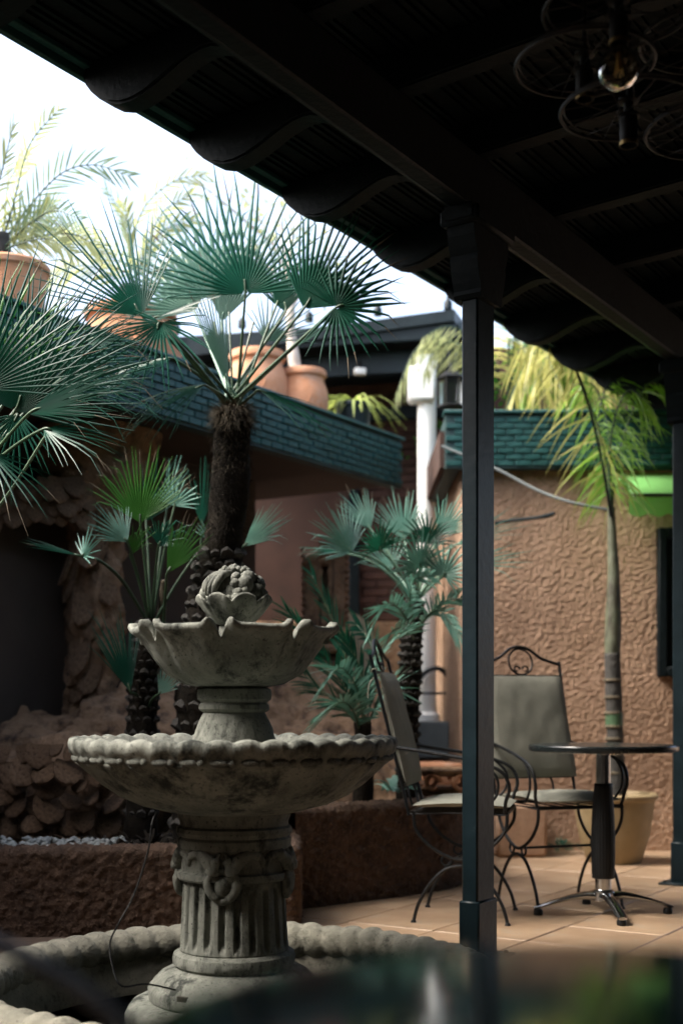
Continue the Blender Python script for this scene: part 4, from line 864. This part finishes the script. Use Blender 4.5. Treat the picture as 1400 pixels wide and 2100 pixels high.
# ---- feather fronds
def frond(r, o0, pts, ln, n=30, m='date', side=None, droop=.3, w=.009, rr=.004, ang=50, hang=.0, name='frond', taper=.35, pet='petiole', jit=.06):
    pts = spline(pts, 8); mm = len(pts); g = G()
    cum = [0]
    for a, b in zip(pts, pts[1:]): cum.append(cum[-1]+(b-a).length)
    T = cum[-1]
    for k in range(n):
        s = (.16+.84*k/(n-1))*T; i = max(j for j in range(mm) if cum[j] <= s+1e-9); i = min(i, mm-2); f = (s-cum[i])/max(1e-9, cum[i+1]-cum[i]); c = pts[i].lerp(pts[i+1], min(1, f)); t = (pts[i+1]-pts[i]).normalized()
        sd = Vector(side) if side is not None else t.cross(Vector((0, 0, 1)))
        sd = (sd-t*sd.dot(t)).normalized(); q = s/T; L_ = ln*(1-taper*abs(q-.45)/.55)*random.uniform(.85, 1.12)*(1 if q < .9 else .8)
        for sg in (1, -1):
            an = radians(ang*(1-.45*q)+random.uniform(-7, 7)); d = (t*cos(an)+sd*sg*sin(an)+Vector((0, 0, -hang))+Vector((random.uniform(-jit, jit), random.uniform(-jit, jit), random.uniform(-jit, jit)))).normalized()
            nn = d.cross(t).normalized() if d.cross(t).length > 1e-3 else Vector((0, 0, 1)); sv = nn.cross(d).normalized(); sv = (sv+nn*random.uniform(-.6, .6)).normalized(); v = []
            for u, ww in ((0, .35), (.25, 1), (.55, .9), (.8, .55), (1, .06)):
                p = c+d*L_*u+Vector((0, 0, -droop*L_*u**2)); v += [p-sv*w*ww, p+sv*w*ww]
            g.add(v, [(2*x, 2*x+1, 2*x+3, 2*x+2) for x in range(4)])
    fo = obj(name, g, M[m], r, off=o0, smooth=False)
    obj('rachis', G().tube(pts, [rr*(1.5-1.1*i/(mm-1)) for i in range(mm)], 6), M[pet], fo, off=o0, sharp=None); return fo
def PP(lst, D0, D1): return [P(x, y, D0+(D1-D0)*i/(len(lst)-1)) for i, (x, y) in enumerate(lst)]

# low feather palms between the planters
D = 6.0; b5 = P(745, 1600, D); p5 = root('feather_palm', b5, 'low dark feather palm arching over the planter behind the stone bowls', 'palm'); o5 = b5.copy()
trunk(p5, o5, [P(742, 1690, D), P(745, 1560, D), P(742, 1480, D)], [.05, .04]); 
for pl, d0, d1, mm_ in ((((742, 1500), (700, 1400), (650, 1330), (590, 1255)), 6, 5.8, 'fan'), (((742, 1500), (715, 1380), (690, 1290), (640, 1180)), 6, 6.1, 'fan'), (((745, 1500), (735, 1420), (700, 1370), (665, 1400)), 6, 5.6, 'fansilver'), (((742, 1500), (760, 1400), (790, 1330), (840, 1290)), 6, 5.8, 'fansilver'), (((740, 1510), (725, 1460), (700, 1440), (655, 1470)), 6, 5.7, 'fansilver'), (((745, 1500), (745, 1400), (720, 1330), (700, 1300)), 6, 5.9, 'fan'), (((748, 1500), (775, 1440), (800, 1410), (815, 1440)), 6, 5.7, 'fansilver'), (((748, 1500), (765, 1390), (760, 1320), (730, 1280)), 6, 6.3, 'fan'), (((745, 1500), (700, 1450), (640, 1400), (585, 1330)), 6.0, 6.1, 'fan')):
    frond(p5, o5, PP(pl, d0, d1), .22, 26, mm_, side=(.3, -1, .5), droop=.15, w=.0065)
k5 = P(845, 1290, 6.3)
for pl in (((848, 1300), (820, 1250), (790, 1240), (760, 1290)), ((850, 1300), (900, 1240), (950, 1230), (990, 1260)), ((848, 1310), (830, 1290), (800, 1300), (770, 1380)), ((850, 1300), (880, 1260), (905, 1255), (940, 1300)), ((850, 1290), (840, 1230), (850, 1190), (880, 1180))):
    frond(p4, o4, PP(pl, 6.25, 5.9), .17, 22, 'fansilver', side=(.2, -1, .5), droop=.15, w=.0065)

# ---- potted palm by the salmon wall
D = 7.23; b6 = P(1262, 1640, D); p6 = root('potted_palm', b6, 'slender ringed palm growing from the tan clay pot by the salmon wall', 'palm'); o6 = b6.copy()
tps = [P(1264, 1660, D), P(1262, 1560, D), P(1258, 1450, D), P(1254, 1340, D)]
ts, tq, tr_ = trunk(p6, o6, tps, [.062, .048, .046, .046], 'scar', bumps=.05, n=24, seg=16)
for i, yy in enumerate((1625, 1585, 1548, 1515, 1490, 1462, 1430, 1395)):
    q = P(1262-(1640-yy)*.03, yy, D); g = G(); g.lathe([(.049, -.008), (.053, -.003), (.053, .003), (.049, .008)], 24, q); obj('ring', g, M['straw'], p6, off=o6)
g = G().lathe([(.0505, 0), (.0505, .085)], 24, P(1258.5, 1492, D)); obj('green_node', g, M['petiole'], p6, off=o6)
trunk(p6, o6, [P(1254, 1350, D), P(1256, 1270, D), P(1257, 1180, D), P(1254, 1100, D), P(1252, 1040, D)], [.044, .046, .034, .026, .020], 'palmgreen', bumps=.05, name='crownshaft')
f6 = [(((1252, 1060), (1238, 930), (1205, 820), (1168, 735), (1120, 690), (1060, 720)), 'yellow', 7.2, 7.0, .36, 1.0), (((1252, 1060), (1262, 960), (1290, 860), (1325, 790), (1360, 790)), 'green', 7.2, 7.1, .30, .8),
      (((1252, 1060), (1250, 930), (1240, 850), (1215, 790), (1175, 790)), 'green', 7.2, 7.3, .30, .9), (((1252, 1060), (1248, 940), (1262, 850), (1290, 800), (1330, 830)), 'green', 7.2, 6.9, .27, .9), (((1252, 1060), (1240, 960), (1225, 880), (1240, 800), (1280, 770)), 'green', 7.2, 7.4, .28, .7)]
for pl, m_, d0, d1, ln, hg in f6:
    frond(p6, o6, PP(pl, d0, d1), ln, 26, m_, side=(.5, -1, 0), droop=.5, w=.0052, hang=hg, rr=.006, taper=.3, jit=.34)
# dead dark frond stalk
g = G().tube(spline(PP(((1252, 1060), (1232, 940), (1205, 830), (1172, 740)), 7.15, 6.95), 6), [.009-.0002*i for i in range(19)], 7); obj('dead_stalk', g, M['iron'], p6, off=o6)
def pot(name, c, r, h, label, m='terra', garland=True, group=None, rim=1.0, cat='plant pot', seg=56):
    rt = root(name, c, label, cat, group)
    g = G(); g.lathe(([(r*.62, 0), (r*.74, h*.10), (r*1.02, h*.36), (r*1.15, h*.60), (r*1.10, h*.75), (r*.93, h*.87), (r*.93, h*.90)] if garland else [(r*.62, 0), (r*.70, h*.10), (r*.84, h*.38), (r*.92, h*.66), (r*.95, h*.80), (r*.96, h*.86), (r*.97, h*.90)])+[(r*.98, h*.91), (r*1.04*rim, h*.925), (r*1.05*rim, h*.975), (r*1.0*rim, h), (r*.90*rim, h), (r*.86, h*.93), (r*.84, h*.88), (.001, h*.88)], seg); obj('body', g, M[m], rt)
    g = G(); g.lathe([(r*.85, h*.885), (r*.4, h*.90), (.001, h*.905)], 24, cap=False); obj('soil', g, M['soil'], rt); rt.children[-1]['kind'] = 'stuff'
    if garland:
        for k in range(4):
            g = G(); pts = []
            for i in range(15):
                t = i/14; a = k*pi/2+t*pi/2+.5; zz = h*(.82-.42*(1-(2*t-1)**2)); rr = r*(1.135-.22*max(0, (zz-h*.62)/(h*.25)) if zz > h*.62 else 1.135-.12*(h*.62-zz)/(h*.25)); pts.append((rr*cos(a), rr*sin(a), zz))
            g.tube(pts, [r*.045]*15, 8); obj('garland', g, M[m], rt)
    return rt
pot('plant_pot', P(1258, 1768, D), .235, .395, 'wide tan clay pot holding the slender palm by the salmon wall', 'clay', False)
# ---- roof pots and plants
RT = 2.555
def roofpt(px, D): return Vector(((px-PX)/F*D, D, RT))
pot('plant_pot', roofpt(18, 6.15), .19, .47, 'terracotta pot at the left end of the green roof edge, with a date palm', 'terra', False)
pot('plant_pot', roofpt(268, 7.2), .25, .57, 'broad terracotta pot on the roof behind the left fan of the tall palm', 'terra', True)
pot('plant_pot', roofpt(528, 8.25), .175, .63, 'terracotta pot on the roof just right of the tall palm stalks', 'terra', True)
pot('plant_pot', roofpt(622, 8.35), .145, .54, 'smaller terracotta pot with raised swags beside the spider plant', 'terra', True)
pot('plant_pot', roofpt(724, 8.5), .12, .36, 'small black pot of the spider plant at the roof corner', 'paint', False)
sp_ = root('spider_plant', roofpt(726, 8.5)+Vector((0, 0, .35)), 'yellow-green spider plant spilling from the small black roof pot', 'plant'); os_ = sp_.location.copy()
for i in range(60):
    a = random.uniform(0, 2*pi); l = random.uniform(.18, .38); d = Vector((cos(a), sin(a)*.8, 0)); up = random.uniform(.25, 1.0); b = os_+d*.03; v = []
    sd = Vector((-sin(a), cos(a), 0))
    for u in (0, .25, .5, .75, 1): p = b+d*l*u*.95+Vector((0, 0, l*(up*u-(.55+up*.7)*u*u))); v += [p-sd*.009*(1-u**2), p+sd*.009*(1-u**2)+Vector((0, 0, .003))]
    obj('leaf', G().add(v, [(2*x, 2*x+1, 2*x+3, 2*x+2) for x in range(4)]), M['spider'], sp_, off=os_)
# date palms on the roof
d1 = root('date_palm', roofpt(0, 6.15)+Vector((0, 0, .42)), 'date palm with arching feather fronds in the left-hand roof pot', 'palm'); od = d1.location.copy()
trunk(d1, od, [roofpt(2, 6.15)+Vector((0, 0, .4)), roofpt(-4, 6.15)+Vector((0, 0, .62))], [.07, .05], 'scar')
cd = (-4, 520)
for pl, m_, ln in ((((-4, 520), (25, 430), (60, 300), (118, 228)), 'date', .13), (((-4, 520), (40, 450), (120, 360), (190, 338), (262, 360)), 'dategrey', .17), (((-4, 520), (60, 460), (110, 432), (165, 450)), 'dategrey', .15), (((-4, 520), (40, 500), (100, 490), (150, 520)), 'date', .17), (((-4, 520), (-10, 420), (10, 330), (30, 250)), 'date', .18), (((-4, 520), (-40, 400), (-50, 300), (-60, 220)), 'date', .2), (((-4, 520), (10, 450), (20, 370), (60, 320)), 'date', .18), (((-4, 520), (60, 490), (150, 480), (215, 520)), 'date', .14), (((-4, 520), (20, 480), (80, 450), (105, 420)), 'date', .16), (((-4, 520), (-40, 470), (-90, 460), (-130, 500)), 'date', .18)):
    frond(d1, od, PP(pl, 6.15, 6.0+random.uniform(-.3, .5)), ln, 21, m_, side=(.25, -.5, 1), droop=.12, w=.0058, ang=52)
d2 = root('date_palm', roofpt(268, 7.2)+Vector((0, 0, .52)), 'yellow-green date palm in the broad roof pot, seen through the left fans', 'palm'); od2 = d2.location.copy()
trunk(d2, od2, [roofpt(268, 7.2)+Vector((0, 0, .5)), roofpt(268, 7.2)+Vector((0, 0, .72))], [.08, .06], 'scar')
for pl, m_ in ((((268, 600), (270, 500), (300, 420), (360, 370), (420, 360)), 'date'), (((268, 600), (262, 500), (245, 430), (220, 390)), 'dategrey'), (((268, 600), (240, 540), (190, 490), (120, 480)), 'date'), (((268, 600), (300, 520), (340, 470), (400, 450)), 'date'), (((268, 600), (220, 560), (160, 545), (100, 580)), 'date'), (((268, 600), (268, 520), (262, 460), (255, 420)), 'date'), (((268, 600), (330, 560), (390, 540), (440, 570)), 'date'), (((268, 600), (290, 540), (330, 440), (390, 400)), 'date')):
    frond(d2, od2, PP(pl, 7.2, 7.1+random.uniform(-.3, .5)), .16, 20, m_, side=(.2, -.6, .8), droop=.15, w=.0065)
# pale-barked tree in the smaller pot
t7 = root('pale_tree', roofpt(612, 8.4)+Vector((0, 0, .48)), 'pale-barked small tree with thin yellowing leaves rising behind the tall palm', 'tree'); o7 = t7.location.copy()
trunk(t7, o7, [roofpt(612, 8.4)+Vector((0, 0, .46)), P(598, 700, 8.4), P(595, 630, 8.4), P(588, 560, 8.45)], [.045, .034, .03, .024], 'bark', bumps=.12)
tips = []
for pl in (((590, 570), (560, 500), (520, 430), (490, 400)), ((588, 560), (600, 490), (620, 430), (640, 390)), ((595, 620), (640, 560), (680, 500), (700, 470)), ((590, 580), (540, 540), (490, 500), (450, 480)), ((588, 560), (580, 500), (570, 430), (560, 390)), ((595, 640), (620, 600), (660, 590), (690, 600)), ((560, 500), (500, 450), (440, 400), (400, 370))):
    pts = spline(PP(pl, 8.45, 8.45+random.uniform(-.4, .5)), 5); tips.append(pts); obj('branch', G().tube(pts, [.012-.0007*i for i in range(len(pts))], 6), M['bark'], t7, off=o7)
g = G()
for pts in tips:
    for k in range(70):
        t = random.uniform(.25, 1); i = int(t*(len(pts)-1)); c = pts[i]+Vector((random.gauss(0, .11), random.gauss(0, .11), random.gauss(0, .09))); d = Vector((random.uniform(-1, 1), random.uniform(-1, 1), random.uniform(-1, .4))).normalized(); s = d.cross(Vector((random.random(), random.random(), 1))).normalized(); l = random.uniform(.025, .06)
        g.add([c, c+d*l*.5+s*l*.26, c+d*l, c+d*l*.5-s*l*.26], [(0, 1, 2, 3)])
stuff(obj('foliage', g, M['date'], t7, off=o7, smooth=False))
# arecas behind the salmon building's parapet
for nm, ctr, lab, seeds in (('areca_palm', (1040, 8.9), 'bushy yellow areca palm above the parapet just right of the middle post', 1), ('areca_palm', (1190, 9.0), 'thin yellow areca palm behind the slender palm, under the roof eave', 2)):
    rt = root(nm, Vector(((ctr[0]-PX)/F*ctr[1], ctr[1], 2.6)), lab, 'palm'); oo = rt.location.copy(); random.seed(40+seeds)
    for k in range(13 if seeds == 1 else 6):
        a = random.uniform(-.3 if seeds == 1 else -1, 1); x1 = ctr[0]+a*150; top = 700-random.uniform(0, 130)*(1-.4*abs(a)); sgn = 1 if a > 0 else -1
        pl = ((ctr[0]+a*15, 850), (ctr[0]+a*60, top+60), (ctr[0]+a*120, top), (x1+sgn*40, top+40), (x1+sgn*85, top+140))
        frond(rt, oo, PP(pl, ctr[1], ctr[1]-random.uniform(.2, 1.0)), .32, 26, 'yellow' if k % 3 else 'green', side=(.3, -.8, .3), droop=.5, w=.0055, hang=.5, rr=.006, jit=.22)
random.seed(77)
rt = root('areca_palm', (1.02, 8.6, 2.6), 'drooping green palm fronds hanging in front of the white column bracket', 'palm'); oo = rt.location.copy()
for pl in (((1010, 830), (960, 730), (900, 690), (850, 720), (815, 800)), ((1010, 830), (970, 740), (930, 700), (890, 720), (870, 760)), ((1010, 830), (985, 720), (950, 680), (910, 670), (870, 690))):
    frond(rt, oo, PP(pl, 8.6, 8.3), .22, 20, 'date', side=(.4, -.8, .2), droop=.5, w=.005, hang=.7, rr=.005, jit=.2)
# shrub behind the right parapet
rt = root('shrub', (1.25, 9.3, 2.6), 'dark broad-leaved shrub behind the yellow areca fronds', 'shrub'); oo = rt.location.copy(); g = G()
for k in range(700):
    c = oo+Vector((random.gauss(0, .28), random.gauss(0, .2), .35+random.gauss(0, .22))); d = Vector((random.uniform(-1, 1), random.uniform(-1, 1), random.uniform(-.8, .6))).normalized(); s = d.cross(Vector((random.random(), .3, 1))).normalized(); l = random.uniform(.05, .09)
    if c.z < 2.6: continue
    g.add([c, c+d*l*.5+s*l*.28, c+d*l, c+d*l*.5-s*l*.28], [(0, 1, 2, 3)])
stuff(obj('foliage', g, M['fanfresh'], rt, off=oo, smooth=False)); obj('stem', G().tube([oo, oo+Vector((.03, 0, .45))], .02, 8), M['bark'], rt, off=oo)

# ================================================================== SMALL THINGS
# brown gable wall beyond the parapet
g = G(); g.box((1.6, 10.2, 2.95), (1.15, .2, 1.0)); tag(obj('far_wall', g, M['redwall'], smooth=False), 'reddish brown wall glimpsed through the yellow areca fronds', 'wall')
# scalloped awning
aw = root('awning', (1.85, 7.5, 2.2), 'small bright green scalloped awning on the salmon wall, right of the palm', 'awning'); oa = aw.location.copy()
v = []; n_ = 60; x0, x1 = 1.665, 2.75
yA, zA, yF, zF = 7.78, 2.32, 7.36, 2.125
for i in range(n_+1):
    x = x0+(x1-x0)*i/n_; sc = .022*abs(sin(pi*(x-x0)/.115))
    for (yy, zz) in ((yA, zA), ((yA+yF)/2, (zA+zF)/2-.012), (yF, zF), (yF-.004, zF-.06), (yF-.003+.006*sin(x*30), zF-.115-sc)): v.append((x, yy, zz))
obj('cloth', G().add(v, [(i*5+j, (i+1)*5+j, (i+1)*5+j+1, i*5+j+1) for i in range(n_) for j in range(4)]), M['awning'], aw, off=oa)
g = G(); g.tube([(x0, yA, zA-.01), (x0, yF, zF-.01), (x1, yF, zF-.01), (x1, yA, zA-.01)], .009, 8); obj('frame', g, M['iron'], aw, off=oa)
# wire, spout, lights
tag(obj('cable', G().tube(spline([P(905, 915, 7.6), P(1015, 961, 7.5), P(1100, 1005, 7.4), P(1170, 1030, 7.3), P(1250, 1046, 7.25)], 6), .009, 8), M['grey']), 'pale grey cable sagging from the parapet to the slender palm', 'cable')
tag(obj('drain_spout', G().tube(spline([P(1015, 1072, 7.62), P(1060, 1066, 7.5), P(1110, 1060, 7.35), P(1137, 1053, 7.25)], 5), [.010]*11+[.013]*4+[.009], 8), M['wood']), 'thin dark wooden spout sticking out of the salmon wall', 'spout')
fl = root('flood_light', P(738, 762, 9.1), 'small white flood light under the far canopy edge', 'light'); of = fl.location.copy()
obj('housing', G().box(P(738, 762, 9.1), (.085, .06, .05), .1, .01), M['white'], fl, off=of); obj('arm', G().tube([P(738, 760, 9.12), P(738, 720, 9.2)], .01, 6), M['iron'], fl, off=of)
ln = root('wall_lantern', P(925, 805, 8.6), 'dark glazed lantern hanging right of the white column, half behind the post', 'lantern'); ol = ln.location.copy(); c = ol
g = G(); g.lathe([(.10, -.10), (.085, -.085)], 6, c); g.lathe([(.085, .085), (.10, .095), (.03, .15), (.008, .17)], 6, c)
for i in range(6): a = pi/3*i; g.tube([c+Vector((.085*cos(a), .085*sin(a), -.09)), c+Vector((.085*cos(a), .085*sin(a), .09))], .007, 6)
g.tube([c+Vector((0, 0, .16)), c+Vector((0, .25, .3)), c+Vector((0, .3, .75))], .01, 6); obj('frame', g, M['iron'], ln, smooth=False, off=ol)
g = G(); g.lathe([(.078, -.085), (.078, .085)], 6, c, cap=False); obj('glazing', g, M['pane'], ln, smooth=False, off=ol)
# carved stone niche with a keyhole slot
nc = root('carved_niche', P(670, 1480, 8.5), 'carved stone niche pillar with a dark keyhole slot, behind the fountain', 'stone carving'); on = nc.location.copy()
g = G(); zt, zb = P(0, 1140, 8.5).z, .5; xc = P(670, 0, 8.5).x
cs = xc-.02
g.box((cs-.085, 8.5, (zt+zb)/2), (.11, .2, zt-zb), 0, .02); g.box((cs+.105, 8.5, (zt+zb)/2), (.11, .2, zt-zb), 0, .02); g.box((cs+.01, 8.5, zt-.03), (.08, .19, .10), 0, .02); g.box((cs+.01, 8.5, (P(0, 1235, 8.5).z+zb)/2), (.08, .19, P(0, 1235, 8.5).z-zb), 0, .02); g.box((cs+.01, 8.55, 1.7), (.08, .05, .6))
obj('frame', g, M['rock'], nc, off=on)
g = G(); zz = P(0, 1195, 8.5).z
for s in (-1, 1): g.prism([(s*.042, -.11), (s*.015, -.11), (s*.024, .03), (s*.012, .06), (s*.028, .10), (s*.012, .15), (s*.042, .16)], (1, 0, 0), (0, 0, 1), (0, 1, 0), .05)
g.v = [v+Vector((cs+.01, 8.43, zz)) for v in g.v]; obj('keyhole_surround', g, M['rock'], nc, smooth=False, off=on)
kn = mesh('knob', G().ball((0, 0, 0), .018, 1), M['rock'])
for i in range(16):
    for xx in (cs-.135, cs+.155): o = obj('knob', kn, None, nc); o.location = Vector((xx, 8.405, 1.25+i*.045))-on
for i in range(4): g = G().box((cs+.01, 8.45, 1.05+i*.11), (.30, .22, .07), 0, .025); obj('ledge', g, M['rock'], nc, off=on)
# drain pipe, cream panel, low black hoop screen
tag(obj('wall_post', G().box((.10, 10.26, 1.75), (.085, .11, 1.95), 0, .006), M['wood']), 'black square post in front of the brick wall, right of the carved niche', 'post')
g = G(); pl = [(-.215, .0), (.215, .0)]+[(.215*cos(pi*i/24), .565+.215*sin(pi*i/24)) for i in range(25)]; g.prism(pl, (1, 0, 0), (0, 0, 1), (0, 1, 0), .04); q = Vector((.012, 8.95, .785)); g.v = [v+q for v in g.v]
g.v = [Vector((v.x, v.y+.10*(v.z-.785), v.z)) for v in g.v]
tag(obj('arched_panel', g, M['cream'], sharp=30), 'cream round-topped panel leaning behind the low feather palm', 'panel')
hp = root('hoop_screen', (.66, 8.86, .785), 'low black iron hoop screen on the grey step beside the white column', 'screen'); oh = hp.location.copy()
g = G(); g.tube(spline([(.5, 8.86, .785), (.5, 8.86, .95), (.56, 8.86, 1.10), (.66, 8.86, 1.155), (.74, 8.86, 1.10), (.79, 8.86, .95), (.79, 8.86, .785)], 6), .017, 8); obj('hoop', g, M['iron'], hp, off=oh)
g = G(); g.tube([(.5, 8.86, .98), (.79, 8.86, .98)], .010, 6); g.tube([(.79, 8.86, 1.08), (.9, 8.9, 1.10)], .012, 6); obj('rail', g, M['iron'], hp, off=oh)
# salmon block at the wall foot, brick-coloured ledge, openwork pot
g = G().box((1.05, 7.58, .155), (.30, .30, .31), .05, .02); tag(obj('stone_block', g, M['stucco']), 'square salmon block on the floor at the foot of the salmon wall', 'block')
g = G().box((.50, 7.3, .50), (.30, .35, .13), .3, .015); tag(obj('ledge_block', g, M['terra']), 'small orange block behind the side-on chair, below the grey step', 'block')
ow = root('openwork_pot', P(912, 1640, 6.5), 'brown clay bowl with scrolled openwork between the chairs and the planter', 'bowl'); oo = ow.location.copy()
g = G(); g.lathe([(.09, .0), (.12, .03), (.135, .06)], 30); g.lathe([(.14, .125), (.15, .14), (.15, .155), (.135, .165), (.12, .15)], 36); obj('bowl', g, M['rock'], ow)
for i in range(6):
    a0 = 2*pi*i/6; g = G(); pts = [(.140*cos(a0+.28*cos(t)), .140*sin(a0+.28*cos(t)), .095+.035*sin(t)) for t in [2*pi*k/16*.85 for k in range(17)]]; g.tube(pts, .012, 8); obj('scroll', g, M['terra'], ow)
# small weeds
for nm, c, n_, l, m_, lab in (('young_plant', P(808, 1622, 6.15), 14, .16, 'fansilver', 'young broad-leaved plant in the planter, left of the side-on chair back'), ('weed_tuft', P(1145, 1738, 7.65), 60, .10, 'fan', 'low green weeds at the foot of the salmon wall'), ('grass_tuft', Vector((-.78, 5.22, .3)), 110, .16, 'trunk', 'dry dark grass tuft at the pebble planter, left of the tall trunk')):
    rt = root(nm, c, lab, 'plant'); 
    for k in range(n_):
        a = random.uniform(0, 2*pi); d = Vector((cos(a), sin(a), 0)); up = random.uniform(.4, 1.1); ll = l*random.uniform(.5, 1.1); sd = Vector((-sin(a), cos(a), 0))*(.016 if n_ < 20 else .006); b = d*random.uniform(0, .05 if n_ < 20 else .14); v = []
        for u, w in ((0, .3), (.4, 1), (.75, .8), (1, .05)): p = b+d*ll*u*.8+Vector((0, 0, ll*(up*u-.6*u*u))); v += [p-sd*w, p+sd*w]
        obj('leaf', G().add(v, [(2*x, 2*x+1, 2*x+3, 2*x+2) for x in range(3)]), M[m_], rt)
